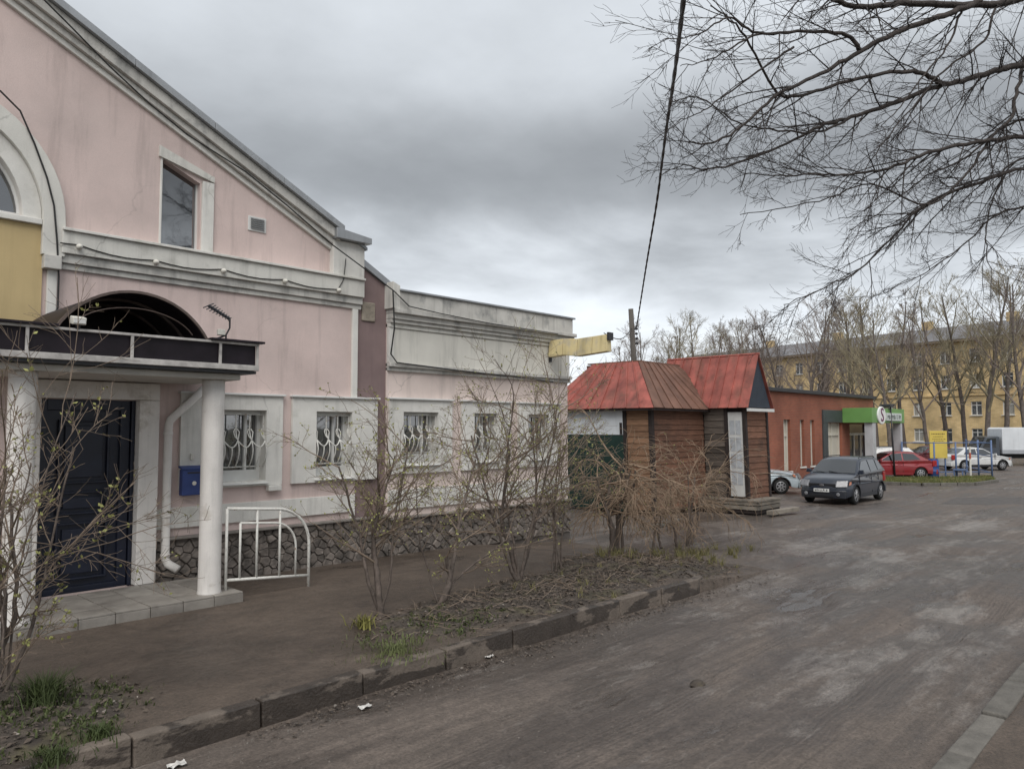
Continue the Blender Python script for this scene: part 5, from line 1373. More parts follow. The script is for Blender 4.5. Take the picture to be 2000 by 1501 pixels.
for a, b in zip(vb, vb[1:]):
    n = max(1, round((b - a).length / 1.0))
    for i in range(n):
        p, q_ = a.lerp(b, i / n), a.lerp(b, (i + 1) / n - .015 / 1)
        u = (q_ - p).normalized(); nn_ = Vector((u.y, -u.x, 0))
        if nn_.x > 0: nn_ = -nn_
        z1 = Vector((0, 0, GV + .14)); z0 = Vector((0, 0, GV - .2))
        MB().hexa([p + nn_ * .15 + z0, q_ + nn_ * .15 + z0, q_ + z0, p + z0, p + nn_ * .15 + z1, q_ + nn_ * .15 + z1, q_ + z1, p + z1]).build('kerb_stone', M_kerb2, kr2, bevel=.015)
rg = random.Random(77)
mb = MB()
for i in range(5200):
    k_ = rg.randrange(3); t, s_ = rg.random(), rg.random()
    p = vb[k_].lerp(vb[k_ + 1], t).lerp(deep[k_].lerp(deep[k_ + 1], t), s_); h = rg.uniform(.04, .12)
    d = Vector((rg.uniform(-1, 1), rg.uniform(-1, 1), 0)).normalized() * .018; tip = Vector((rg.uniform(-.05, .05), rg.uniform(-.05, .05), h + GV + .13)); 
    mb.quad(p + d + Vector((0, 0, GV + .09)), p - d + Vector((0, 0, GV + .09)), p + tip)
tag(mb.build('verge_grass', mat('grass_blade', (.10, .115, .03), rough=.8, var=.4, vs=2, col2=(.19, .16, .07), c2s=1.5, bump=0), None, fix=False), 'short patchy spring grass on the far verge', 'grass', kind='stuff')

M_bluef = mat('pale_blue_fence_paint', (.10, .15, .27), rough=.5, var=.2, vs=5)
fence = thing('metal_fence', (45, 10.5, GV), 'low blue tubular metal fence enclosing the grass verge', 'fence')
fpts = [onZ(*q, GV + .1) for q in ((1763, 929), (1826, 931), (1868, 930), (1912, 930), (1938, 932))]
fpts = [Vector((p.x, p.y, GV)) for p in fpts]
for p in fpts: MB().tube([p, p + Vector((0, 0, 2.05 if p in fpts[-2:] else 1.95))], .045, 8).build('post', M_bluef, fence, smooth=True)
for a, b in zip(fpts, fpts[1:]):
    for z in (.35, 1.9): MB().tube([a + Vector((0, 0, z)), b + Vector((0, 0, z))], .028, 6).build('rail', M_bluef, fence)
back = fpts[-1] + Vector((6.5, 2.6, 0))
MB().tube([back, back + Vector((0, 0, 2.0))], .045, 8).build('post', M_bluef, fence)
for z in (.35, 1.2, 1.9): MB().tube([fpts[-1] + Vector((0, 0, z)), back + Vector((0, 0, z))], .028, 6).build('rail', M_bluef, fence)
# yellow notice board
pbd = onZ(1838, 929, GV + .12)
bdp = Vector((pbd.x, pbd.y, GV)) + Vector((.6, .25, 0))
yb = thing('notice_board', bdp, 'bright yellow upright notice board with lines of print', 'notice board')
uu = RH; sc_ = (bdp - CAM).dot(FH) / FPX
hw = 17 * sc_
def BP(a, d, z): return bdp + uu * a - FH * d + Vector((0, 0, z))
zt = CAMH - GV + (HOR - 841) * sc_; zlo = CAMH - GV + (HOR - 894) * sc_
def bbox(a0, a1, d0, d1, z0, z1): return MB().hexa([BP(a0, d0, z0), BP(a1, d0, z0), BP(a1, d1, z0), BP(a0, d1, z0), BP(a0, d0, z1), BP(a1, d0, z1), BP(a1, d1, z1), BP(a0, d1, z1)])
pan = bbox(-hw, hw, 0, .05, zlo, zt).build('panel', mat('board_yellow', (.60, .46, .10), var=.06, rough=.5), yb, bevel=.01)
for s in (-1, 1): bbox(s * hw * .8 - .03, s * hw * .8 + .03, -.06, -.002, 0, zt).build('leg', M_bluef, yb)
tb = MB(); r5 = random.Random(3)
for k, (z, l) in enumerate(((.09, .78), (.2, .6), (.29, .7), (.36, .5))):
    a = -hw * l
    while a < hw * l:
        w_ = r5.uniform(.03, .09); m8 = bbox(a, a + w_, .052, .056, zt - (zt - zlo) * z - (.06 if k == 0 else .035), zt - (zt - zlo) * z)
        b_ = len(tb.v); tb.v += m8.v; tb.f += [tuple(i + b_ for i in f) for f in m8.f]; a += w_ + .03
tb.build('print', mat('board_print', (.17, .12, .04), var=.1), pan)
# blue barrel
pb_ = onZ(1827, 931, GV + .1)
br_ = thing('blue_barrel', (pb_.x - .2, pb_.y + .05, GV + .1), 'blue plastic barrel bin standing on the grass verge', 'barrel')
mb = MB(); mb.lathe([(.24, 0), (.27, .04), (.28, .3), (.295, .32), (.28, .34), (.28, .6), (.295, .62), (.28, .64), (.27, .88), (.24, .92)], 18, lambda p: p + br_.location); mb.build('shell', mat('barrel_blue', (.03, .075, .24), rough=.45, var=.12), br_, smooth=True)
mb = MB(); mb.lathe([(.25, .921), (.25, .95), (.2, .955)], 18, lambda p: p + br_.location); mb.build('lid', mat('barrel_blue', (0, 0, 0)), br_, smooth=True)
# second low blue bin / stand
pb2 = onZ(1875, 930, GV + .1)
st_ = thing('blue_stand', (pb2.x, pb2.y, GV + .1), 'small low blue metal stand beside the fence', 'stand')
MB().box(pb2.x - .35, pb2.x + .35, pb2.y - .25, pb2.y + .25, GV + .42, GV + .50).build('top', M_bluef, st_, bevel=.01)
for a in (-.3, .3):
    for b in (-.2, .2): MB().box(pb2.x + a - .03, pb2.x + a + .03, pb2.y + b - .03, pb2.y + b + .03, GV + .1, GV + .42).build('leg', M_bluef, st_)
# dark lamp post with a small plate
pp = onZ(1748, 932, GV + .1); pt = CAM + ray(1739, 792) * ((pp - CAM).dot(FH) / ray(1739, 792).dot(FH))
lp = thing('lamp_post', (pp.x, pp.y, GV), 'thin dark post with small head standing before the red car', 'lamp post')
MB().tube([pp - Vector((0, 0, .2)), pp.lerp(pt, .5), pt], [.055, .045, .04], 8).build('shaft', M_darkmetal, lp, smooth=True)
MB().box(pt.x - .35, pt.x + .15, pt.y - .1, pt.y + .4, pt.z - .08, pt.z + .08).build('head', M_darkmetal, lp, bevel=.03)
# short striped posts
M_red = mat('faded_red_stripe', (.42, .10, .06), var=.2)
for i, (px, h) in enumerate(((1781, 1.15), (1896, 1.6))):
    q0 = onZ(px, 931, GV + .1)
    sp = thing('striped_post', (q0.x, q0.y, GV), ('short' if i == 0 else 'taller') + ' white post with red stripes on the grass verge ' + ('near the lamp post' if i == 0 else 'inside the blue fence'), 'post', 'striped posts on the verge')
    for k in range(5):
        MB().tube([q0 + Vector((0, 0, h * k / 5)), q0 + Vector((0, 0, h * (k + 1) / 5))], .05, 8).build('band', M_red if k == 3 else M_lamp, sp)

# asphalt repair strip edges across the far yard
M_patch = mat('dark_asphalt_patch', (.092, .083, .077), rough=.75, var=.25, vs=5, bump=.6, bs=60, fine=.2)
pq = [onZ(*q, -.36) for q in ((1838, 982), (1868, 968), (2080, 967), (2080, 986))]
mb = MB(); mb.prism([(p.x, p.y) for p in pq], 0, .03, lambda u, a, z: (u, z, Hroad(u, z) + .012 - a)); tag(mb.build('asphalt_patch', M_patch), kind='structure')

# ================================================================== bare trees and shrubs
def rand_perp(d, rng):
    while True:
        v = Vector((rng.uniform(-1, 1), rng.uniform(-1, 1), rng.uniform(-1, 1)))
        v = v - d * v.dot(d)
        if v.length > .2: return v.normalized()
def branch(mb, p, d, length, r0, r1, nseg, curl, trop, rng, sides):
    """A wandering tapered branch; returns its points and directions."""
    pts, dirs = [p.copy()], [d.copy()]
    st_ = length / nseg
    for i in range(nseg):
        d = (d + Vector((rng.uniform(-1, 1), rng.uniform(-1, 1), rng.uniform(-1, 1))) * curl + Vector((0, 0, trop))).normalized()
        p = p + d * st_
        pts.append(p.copy()); dirs.append(d.copy())
    mb.tube(pts, [r0 + (r1 - r0) * i / nseg for i in range(nseg + 1)], sides, cap=False)
    return pts, dirs
def spray(mb, pts, dirs, length, r, level, cfg, rng, buds=None):
    """Side shoots along a branch, level by level."""
    n, angle, ratio, curl, trop, nseg = cfg[level]
    for k in range(n):
        t = rng.uniform(.18, 1.0) if level else rng.uniform(.25, 1.0)
        f = t * (len(pts) - 1); i = min(int(f), len(pts) - 2)
        p = pts[i].lerp(pts[i + 1], f - i); d = dirs[i]
        a = rng.gauss(angle, .22)
        nd = (d * math.cos(a) + rand_perp(d, rng) * math.sin(a)).normalized()
        L2 = length * ratio * rng.uniform(.55, 1.25) * (1.15 - .55 * t)
        r2 = max(r * .55 * (1 - .5 * t), cfg['rmin'])
        last = level + 1 not in cfg
        pp_, dd = branch(mb, p, nd, L2, r2, max(r2 * .35, cfg['rmin'] * .7), nseg, curl, trop, rng, 3 if last or level > 0 else 5)
        if not last: spray(mb, pp_, dd, L2, r2, level + 1, cfg, rng, buds)
        if buds is not None and last and rng.random() < cfg.get('bud', 0):
            for q in range(rng.randint(1, 3)):
                c = pp_[rng.randrange(1, len(pp_))] + Vector((rng.uniform(-.01, .01), rng.uniform(-.01, .01), .005)); s_ = cfg['budsize'] * rng.uniform(.6, 1.3)
                a1 = Vector((rng.uniform(-1, 1), rng.uniform(-1, 1), rng.uniform(.2, 1))).normalized(); b1 = rand_perp(a1, rng)
                buds.quad(c, c + (a1 * .5 + b1 * .3) * s_, c + a1 * s_, c + (a1 * .5 - b1 * .3) * s_)

# --- background trees: six prototypes, copied with their parts
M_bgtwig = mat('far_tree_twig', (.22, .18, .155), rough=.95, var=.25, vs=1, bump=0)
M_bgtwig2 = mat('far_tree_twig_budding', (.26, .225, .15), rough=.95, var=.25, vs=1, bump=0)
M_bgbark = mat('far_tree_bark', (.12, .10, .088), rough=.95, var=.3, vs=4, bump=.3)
protos = []
for v in range(6):
    rng = random.Random(100 + v)
    tm, cm = MB(), MB()
    tp, td = branch(tm, Vector((0, 0, -.4)), Vector((rng.uniform(-.08, .08), rng.uniform(-.08, .08), 1)).normalized(), 13.5, .21, .04, 9, .085, .035, rng, 7)
    cfg = {0: (7, .55, .62, .09, .07, 4), 1: (5, .55, .62, .12, .04, 3), 2: (3, .6, .62, .14, .02, 2), 'rmin': .0085}
    for k in range(15):
        t = .26 + .72 * (k + rng.random()) / 15; f = t * 9; i = min(int(f), 8)
        p = tp[i].lerp(tp[i + 1], f - i); a = rng.uniform(.45, .8) if v % 2 else rng.uniform(.55, 1.0); th = k * 2.4 + rng.random()
        nd = (td[i] * math.cos(a) + Vector((math.cos(th), math.sin(th), 0)) * math.sin(a)).normalized()
        L2 = (5.2 if v != 3 else 3.2) * (1.15 - .8 * t) * rng.uniform(.8, 1.2); r2 = .10 * (1.15 - t)
        pp_, dd = branch(cm, p, nd, L2, r2, .025, 5, .10, .10, rng, 5)
        spray(cm, pp_, dd, L2, r2, 0, cfg, rng)
    protos.append((tm.mesh('trunk', False), cm.mesh('crown', False)))
    for me_ in protos[-1]: me_.polygons.foreach_set('use_smooth', [True] * len(me_.polygons))
    protos[-1][0].materials.append(M_bgbark); protos[-1][1].materials.append(M_bgtwig2 if v in (0, 4) else M_bgtwig)
def bgtree(px, top, t, v, rz, label):
    p = atD(px, HOR, t); h = CAMH + (HOR - top) / FPX * t + .45; s = h / 13.6
    root = thing('bare_tree', (p.x, p.y, -.45), label, 'tree', 'bare trees before the apartment block', rz)
    root.scale = (s * 1.0, s * 1.0, s)
    for nm, me_ in zip(('trunk', 'crown'), protos[v]):
        o = bpy.data.objects.new(nm, me_); COL.objects.link(o); o.parent = root
rt = random.Random(9)
right = 'tall bare spring tree standing before the ochre apartment block'
left = 'bare tree rising behind the kiosk roof'
mid = 'bare tree rising behind the flat-roofed brick shop'
for px, top, t in ((1215, 668, 105), (1262, 640, 96), (1300, 655, 100), (1338, 632, 92), (1375, 615, 84), (1412, 640, 96), (1452, 625, 90), (1490, 640, 98), (1238, 655, 112), (1320, 645, 110), (1395, 640, 108), (1430, 650, 112), (1472, 632, 105)):
    bgtree(px, top, t, rt.randrange(6), rt.uniform(0, 6), left)
for px, top, t in ((1535, 618, 86), (1568, 590, 78), (1600, 600, 88), (1648, 598, 80), (1690, 600, 74), (1515, 625, 95), (1620, 612, 92), (1670, 585, 90)):
    bgtree(px, top, t, rt.randrange(6), rt.uniform(0, 6), mid)
for px, top, t, lb in ((1712, 570, 70, 'bare tree at the end of the brick shop beside its green canopy'), (1738, 600, 66, 'bare tree right behind the thin dark lamp post'), (1768, 575, 72, right), (1812, 612, 68, right), (1850, 570, 74, 'bare tree rising behind the yellow notice board'), (1885, 560, 70, right)):
    bgtree(px, top, t, rt.randrange(6), rt.uniform(0, 6), lb)
for px, top, t, v in ((1925, 522, 66, 0), (1958, 530, 70, 4), (2010, 530, 64, 1)):
    bgtree(px, top, t, v, rt.uniform(0, 6), 'largest bare tree with dense budding crown before the apartment block')

# --- big tree on the near sidewalk whose boughs hang over the road
ng = random.Random(55)
TB = Vector((12.9, -.6, gz(12)))
bt = thing('overhanging_tree', TB, 'large bare tree whose dark boughs reach over the road', 'tree')
tm = MB()
trunk_pts = [TB + Vector(q) for q in ((0, 0, -.3), (0.02, 0, .6), (-.05, .05, 2.2), (-.12, .1, 4.2), (-.3, .25, 6.0), (-.6, .5, 8.0), (-.9, .6, 10.5))]
tm.tube(trunk_pts, [.34, .27, .24, .21, .17, .12, .05], 10)
tm.build('trunk', M_treebark, bt, smooth=True, fix=False)
Z8 = lambda x, y, t: atD(1200 + x * .4, y * .4, t)
boughs = [
    ([Z8(2350, -150, 9.6), Z8(1960, 0, 9.0), Z8(1700, 25, 8.6), Z8(1400, 15, 8.3), Z8(1250, 35, 8.1), Z8(1100, 10, 7.9), Z8(950, -60, 7.7), Z8(700, -160, 7.4)], .070, .020, 5),
    ([Z8(1780, 10, 8.7), Z8(1650, 60, 8.5), Z8(1400, 150, 8.2), Z8(1200, 250, 8.0), Z8(1000, 365, 7.8), Z8(800, 460, 7.5), Z8(640, 600, 7.3), Z8(480, 700, 7.1), Z8(350, 690, 7.0)], .048, .007, 4),
    ([Z8(2400, 300, 9.7), Z8(2000, 320, 9.2), Z8(1850, 350, 9.0), Z8(1700, 395, 8.8), Z8(1550, 430, 8.7), Z8(1300, 530, 8.4), Z8(1100, 590, 8.2), Z8(1000, 620, 8.1), Z8(800, 720, 7.9), Z8(500, 820, 7.6), Z8(330, 800, 7.5)], .062, .007, 5),
    ([Z8(1600, 410, 8.7), Z8(1500, 360, 8.5), Z8(1350, 355, 8.3), Z8(1100, 410, 8.0), Z8(880, 470, 7.8), Z8(780, 430, 7.7), Z8(640, 180, 7.4), Z8(550, 85, 7.3), Z8(470, 30, 7.2)], .035, .007, 4),
    ([Z8(1200, 245, 8.0), Z8(1130, 170, 7.9), Z8(930, 155, 7.7), Z8(700, 160, 7.4), Z8(560, 90, 7.2), Z8(400, 170, 7.0), Z8(230, 190, 6.9)], .030, .004, 4),
    ([Z8(700, 165, 7.4), Z8(560, 240, 7.2), Z8(440, 300, 7.1), Z8(320, 320, 7.0)], .014, .004, 3),
    ([Z8(880, 230, 7.7), Z8(700, 350, 7.5), Z8(520, 480, 7.3), Z8(400, 560, 7.1), Z8(300, 590, 7.0)], .016, .004, 3),
    ([Z8(2400, 700, 9.6), Z8(2000, 670, 9.0), Z8(1800, 690, 8.8), Z8(1550, 740, 8.5), Z8(1400, 800, 8.3), Z8(1230, 845, 8.2), Z8(1050, 850, 8.0), Z8(850, 855, 7.9), Z8(620, 850, 7.8)], .045, .006, 5),
    ([Z8(2350, 760, 9.6), Z8(2000, 820, 9.2), Z8(1750, 900, 9.0), Z8(1500, 1010, 8.8), Z8(1400, 1110, 8.7), Z8(1200, 1310, 8.5), Z8(1050, 1390, 8.4), Z8(830, 1490, 8.2)], .036, .005, 5),
    ([Z8(2100, 200, 9.6), Z8(1980, 400, 9.2), Z8(1940, 570, 9.0), Z8(1850, 660, 8.9), Z8(1700, 870, 8.7), Z8(1520, 1000, 8.5), Z8(1250, 900, 8.3), Z8(1000, 980, 8.1), Z8(620, 1050, 7.9)], .036, .005, 4),
    ([Z8(2250, 1000, 9.8), Z8(2000, 1010, 9.4), Z8(1850, 1060, 9.3), Z8(1700, 1200, 9.1), Z8(1520, 1330, 8.9), Z8(1260, 1450, 8.7)], .026, .004, 4),
    ([Z8(2050, 760, 9.4), Z8(1880, 900, 9.2), Z8(1820, 1080, 9.1), Z8(1820, 1250, 9.0), Z8(1850, 1330, 8.9)], .022, .004, 3),
    ([Z8(1980, -50, 9.2), Z8(1800, 200, 8.9), Z8(1600, 350, 8.6), Z8(1480, 500, 8.4), Z8(1350, 650, 8.2), Z8(1220, 840, 8.1)], .024, .006, 3),
    ([Z8(1700, 40, 8.6), Z8(1620, 230, 8.5), Z8(1500, 380, 8.3), Z8(1380, 540, 8.1), Z8(1300, 620, 8.0)], .018, .005, 3),
    ([Z8(1130, 590, 8.2), Z8(1000, 640, 8.0), Z8(830, 640, 7.8), Z8(600, 600, 7.6), Z8(420, 480, 7.4), Z8(280, 500, 7.3)], .018, .005, 3),
    ([Z8(2300, 500, 9.6), Z8(2100, 560, 9.3), Z8(1900, 620, 9.1), Z8(1700, 780, 8.9), Z8(1520, 860, 8.7), Z8(1350, 1000, 8.5), Z8(1150, 1120, 8.3)], .028, .005, 4),
]
bm_, tw_ = MB(), MB()
tcfg = {0: (9, .62, .42, .12, -.015, 4), 1: (5, .6, .52, .15, -.02, 3), 2: (3, .65, .5, .2, -.01, 2), 'rmin': .0026}
link_from = {0: 5, 2: 4, 7: 3, 8: 3, 9: 5, 10: 3, 11: 4, 12: 5, 15: 4}
for bi, (P_, r0, r1, dens) in enumerate(boughs):
    if bi in link_from:
        P_ = [trunk_pts[link_from[bi]]] + P_
    path_ = catmull(P_, 6)
    path_ = [p + Vector((ng.uniform(-1, 1), ng.uniform(-1, 1), ng.uniform(-1, 1))) * .012 for p in path_]
    n = len(path_); rad = [(r0 + (r1 - r0) * (i / (n - 1)) ** .8) * .82 for i in range(n)]
    bm_.tube(path_, rad, 7, cap=False)
    dirs = [(path_[min(i + 1, n - 1)] - path_[max(i - 1, 0)]).normalized() for i in range(n)]
    total = sum((path_[i + 1] - path_[i]).length for i in range(n - 1))
    cnt = int(total * dens * .95) + 3
    for k in range(cnt):
        t = .12 + .88 * (k + ng.random()) / cnt; f = t * (n - 1); i = min(int(f), n - 2)
        p = path_[i].lerp(path_[i + 1], f - i); a = ng.gauss(.65, .2)
        nd = (dirs[i] * math.cos(a) + rand_perp(dirs[i], ng) * math.sin(a) + Vector((0, 0, -.08))).normalized()
        L2 = ng.uniform(.35, 1.05) * (1.15 - .5 * t); r2 = min(rad[i] * .45, .008) + .0015
        pp_, dd = branch(tw_, p, nd, L2, r2, .003, 5, .11, -.015, ng, 4)
        spray(tw_, pp_, dd, L2, r2, 0, {0: (5, .6, .68, .20, .01, 5), 1: (3, .65, .6, .24, .02, 4), 'rmin': .0020}, ng)
for k in range(13):     # the rest of the crown, above and away from the road
    t_ = .42 + .56 * k / 12; f = t_ * (len(trunk_pts) - 1); i = min(int(f), len(trunk_pts) - 2)
    p = trunk_pts[i].lerp(trunk_pts[i + 1], f - i); th = R(-150 + 40 * math.sin(k * 2.3) + (0 if k % 3 else 95))
    nd = Vector((math.cos(th), math.sin(th), ng.uniform(.9, 1.7) if math.sin(th) > -.2 else ng.uniform(.5, 1.2))).normalized()
    a_, d_ = branch(bm_, p, nd, ng.uniform(3.2, 5.0), .06, .012, 9, .10, .03, ng, 6)
    spray(tw_, a_, d_, 4.0, .03, 0, {0: (12, .7, .42, .13, .02, 5), 1: (6, .65, .5, .16, .0, 3), 2: (3, .6, .5, .2, 0, 2), 'rmin': .003}, ng)
bm_.build('bough', M_treebark, bt, smooth=True, fix=False)
tw_.build('crown', M_treetwig, bt, smooth=True, fix=False)

# --- shrubs along the kerb
def shrub(name, loc, label, stems, cfg, seed, budn=True, twig=M_twig, group=None, trop0=.03):
    rng = random.Random(seed)
    root = thing(name, loc, label, 'shrub', group)
    sm_, cm_, bm2 = MB(), MB(), MB()
    base = Vector(loc)
    for (off, top, r, n) in stems:
        p = base + Vector((*off, -.08)); q = base + Vector(top)
        mid_ = p.lerp(q, .5) + Vector((rng.uniform(-.14, .14), rng.uniform(-.14, .14), rng.uniform(-.05, .12)))
        pts = catmull([p, p.lerp(mid_, .55) + Vector((rng.uniform(-.06, .06), rng.uniform(-.06, .06), 0)), mid_, q], 5)
        pts = [x + Vector((rng.uniform(-1, 1), rng.uniform(-1, 1), 0)) * .012 for x in pts]
        m_ = len(pts); sm_.tube(pts, [r * (1 - .6 * i / (m_ - 1)) for i in range(m_)], 6, cap=False)
        dirs = [(pts[min(i + 1, m_ - 1)] - pts[max(i - 1, 0)]).normalized() for i in range(m_)]
        L = (q - p).length
        for k in range(n):
            t = cfg.get('t0', .35) + (1 - cfg.get('t0', .35)) * (k + rng.random()) / n; f = t * (m_ - 1); i = min(int(f), m_ - 2)
            pp0 = pts[i].lerp(pts[i + 1], f - i); a = rng.gauss(cfg.get('a0', .8), .25)
            nd = (dirs[i] * math.cos(a) + rand_perp(dirs[i], rng) * math.sin(a)).normalized()
            L2 = L * rng.uniform(.25, .6) * cfg.get('len', 1); r2 = r * .34
            a_, d_ = branch(cm_, pp0, nd, L2, r2, .004, 6, .16, cfg.get('droop', .02) * rng.uniform(.15, 1.5), rng, 4)
            spray(cm_, a_, d_, L2, r2, 0, cfg, rng, bm2)
    sm_.build('stem', M_bark, root, smooth=True, fix=False)
    cm_.build('branches', twig, root, smooth=True, fix=False)
    if bm2.v: tag(bm2.build('leaf_buds', M_bud, root, fix=False), kind='stuff')
    return root
SC = {0: (6, .7, .6, .18, .0, 4), 1: (4, .7, .6, .22, .0, 3), 'rmin': .0024, 'bud': .75, 'budsize': .032}
def gp(px, py, z=.04):
    p = onZ(px, py, z); return (p.x, p.y, z)
l1 = gp(742, 1195); shrub('bare_shrub', l1, 'upright bare shrub with green moss at its foot at the bed end', [((0, 0), (.05, .1, 1.55), .045, 12), ((.06, .02), (-.45, .25, 1.75), .026, 9), ((.02, .05), (.45, .3, 1.85), .026, 9), ((0, 0), (.25, -.2, 2.0), .02, 8)], dict(SC, t0=.5), 301)
l2 = gp(858, 1178); shrub('bare_shrub', l2, 'bare shrub with long arching leaning trunk', [((0, 0), (.10, .0, .62), .05, 2), ((.08, 0), (1.15, .55, 1.75), .036, 12), ((0, .0), (1.35, .05, .68), .022, 5), ((.02, 0), (-.15, .3, 1.5), .015, 6)], dict(SC, t0=.55), 302)
l3 = gp(1015, 1132); shrub('bare_shrub', l3, 'tall bare multi-stemmed shrub with spreading crown before annex windows', [((0, 0), (-.1, .1, 1.9), .048, 13), ((.05, .05), (.5, .2, 2.3), .032, 13), ((-.04, 0), (-.7, .3, 2.1), .028, 12), ((.1, .1), (.9, .0, 2.45), .026, 12), ((0, 0), (-.25, -.1, 2.6), .022, 10)], dict(SC, t0=.45), 303)
l4 = gp(1085, 1108); shrub('bare_shrub', l4, 'slender bare shrub of thin upright stems between two larger ones', [((0, 0), (.25, .1, 1.9), .022, 8), ((.15, 0), (.5, .15, 2.1), .02, 8), ((.25, .1), (.35, .2, 1.6), .018, 7), ((-.1, 0), (-.05, .1, 1.4), .016, 5)], SC, 304)
VC = {0: (5, .75, .8, .30, -.12, 8), 1: (3, .8, .6, .32, -.12, 5), 'rmin': .0046, 'bud': .08, 'budsize': .03, 'droop': -.20, 't0': .6, 'a0': 1.0, 'len': 1.45}
M_vine = mat('tan_vine', (.25, .18, .125), rough=.95, var=.35, vs=5, bump=0)
l5 = gp(1200, 1078, .0); shrub('drooping_shrub', l5, 'dense mound of drooping tan vines over several stout stems', [((0, 0), (.05, .1, 1.40), .075, 12), ((.12, .1), (.30, .0, 1.60), .065, 11), ((-.12, .0), (-.40, .1, 1.35), .05, 9), ((.2, .1), (.55, -.1, 1.45), .05, 6), ((.1, -.1), (.1, -.3, 1.5), .035, 9)], VC, 305, twig=M_vine)
l6 = gp(1345, 1057, -.08); shrub('drooping_shrub', l6, 'smaller arching tan shrub nearest the kiosk door', [((0, 0), (.3, .0, 1.3), .04, 13), ((-.3, .1), (-.5, .1, 1.15), .035, 11), ((.1, 0), (.9, -.1, 1.35), .03, 12), ((-.1, 0), (-.15, -.1, 1.45), .025, 11)], dict(VC, bud=.1), 306, twig=M_vine)
l7 = gp(1275, 1065, -.04); shrub('drooping_shrub', l7, 'low tangled shrub between the two drooping vine mounds', [((0, 0), (.1, .1, .8), .03, 8), ((.3, 0), (.5, .1, .65), .03, 6)], dict(VC), 307, twig=M_vine)
# near shrub left of the door, close to the viewer
NC = {0: (7, .65, .5, .18, .02, 4), 1: (4, .7, .5, .2, .02, 3), 'rmin': .0027, 'bud': .25, 'budsize': .04, 't0': .34}
nb = (1.72, 7.55, .03)
shrub('budding_shrub', nb, 'close bare shrub with pale green buds in front of the porch column', [((0, 0), (.12, .25, 1.6), .030, 7), ((.03, .05), (-.1, .2, 1.7), .024, 7), ((-.05, 0), (.0, -.1, 1.9), .022, 7), ((.05, 0), (.55, .05, 2.05), .018, 6), ((0, .05), (-.35, .3, 2.2), .02, 6), ((.02, 0), (.3, .3, 1.9), .016, 6), ((.1, 0), (.65, .35, 2.55), .012, 5)], NC, 311)
ab = gp(8, 1290, .04)
shrub('budding_shrub', (1.45, 6.95, .03), 'thin twiggy shrub rooted by the flower bed grass at the road edge', [((0, 0), (.1, .2, 1.3), .016, 6), ((.05, .0), (.2, .1, 1.0), .014, 5), ((-.05, 0), (-.3, .1, 1.6), .016, 6)], NC, 312)

# ================================================================== ground cover: leaf litter, weeds, grass tufts
lrng = random.Random(40)
M_leaf = mat('dead_leaf', (.095, .075, .060), rough=.95, var=.5, vs=14, bump=0, col2=(.28, .25, .22), c2s=11, c2=(.60, .68))
def litter(name, n, sampler, hf, label, smin=.010, smax=.032):
    mb = MB()
    for i in range(n):
        x, y = sampler()
        z = hf(x, y) + lrng.uniform(.004, .03); s_ = smin + (smax * 1.15 - smin) * lrng.random() ** 3.2
        a = lrng.uniform(0, 6.28); u = Vector((math.cos(a), math.sin(a), lrng.uniform(-.4, .4))).normalized() * s_; v = Vector((-math.sin(a), math.cos(a), lrng.uniform(-.5, .5))).normalized() * s_ * .6
        c = Vector((x, y, z)); up_ = Vector((0, 0, s_ * lrng.uniform(.1, .4)))
        b = len(mb.v); mb.v += [tuple(c - u), tuple(c + v + up_), tuple(c + u), tuple(c - v + up_)]; mb.f += [(b, b + 1, b + 2), (b, b + 2, b + 3)]
    return tag(mb.build(name, M_leaf, None, fix=False), label, 'leaf litter', kind='stuff')
def s_main():
    while True:
        x, y = lrng.uniform(4.7, 12.9), lrng.uniform(5.82, 8.7)
        d = min(math.hypot((x - 8.3) / 3.6, (y - 6.75 - .09 * max(0, x - 8)) / 1.05), math.hypot((x - 11.0) / 2.1, (y - 7.2) / 1.4))
        if d < 1.08 and lrng.random() < 1.15 - d * .85: return x, y
litter('leaf_litter', 11000, s_main, bed_main, 'dead leaves and twigs carpeting the shrub bed behind the kerb')
def s_left():
    while True:
        x, y = lrng.uniform(-.8, 2.9), lrng.uniform(5.95, 8.2)
        if math.hypot((x - 1.0) / 1.8, (y - 6.9) / 1.1) < 1 + lrng.uniform(-.2, .1): return x, y
litter('flower_bed_litter', 2600, s_left, bed_left, 'dead leaves scattered over the flower bed beside the porch', .010, .032)
def s_road():
    x = lrng.uniform(3, 12.5); return x, (5.76 - abs(lrng.gauss(0, .16)) if x < 10.6 else lrng.uniform(5.4, 6.6))
litter('gutter_litter', 1500, s_road, Hroad, 'scattered leaves and grit along the road gutter', .008, .028)
# dead twigs lying in the bed
mb = MB()
for i in range(420):
    x, y = s_main(); a = lrng.uniform(0, 6.28); L = lrng.uniform(.05, .34); c = Vector((x, y, bed_main(x, y) + .02)); d = Vector((math.cos(a), math.sin(a), lrng.uniform(-.02, .35)))
    mb.tube([c, c + d * L * .5 + Vector((0, 0, lrng.uniform(0, .03))), c + d * L], [.005, .004, .002], 3, cap=False)
tag(mb.build('fallen_twigs', M_twig, None, fix=False), 'thin dead twigs and stalks strewn through the shrub bed', 'twigs', kind='stuff')
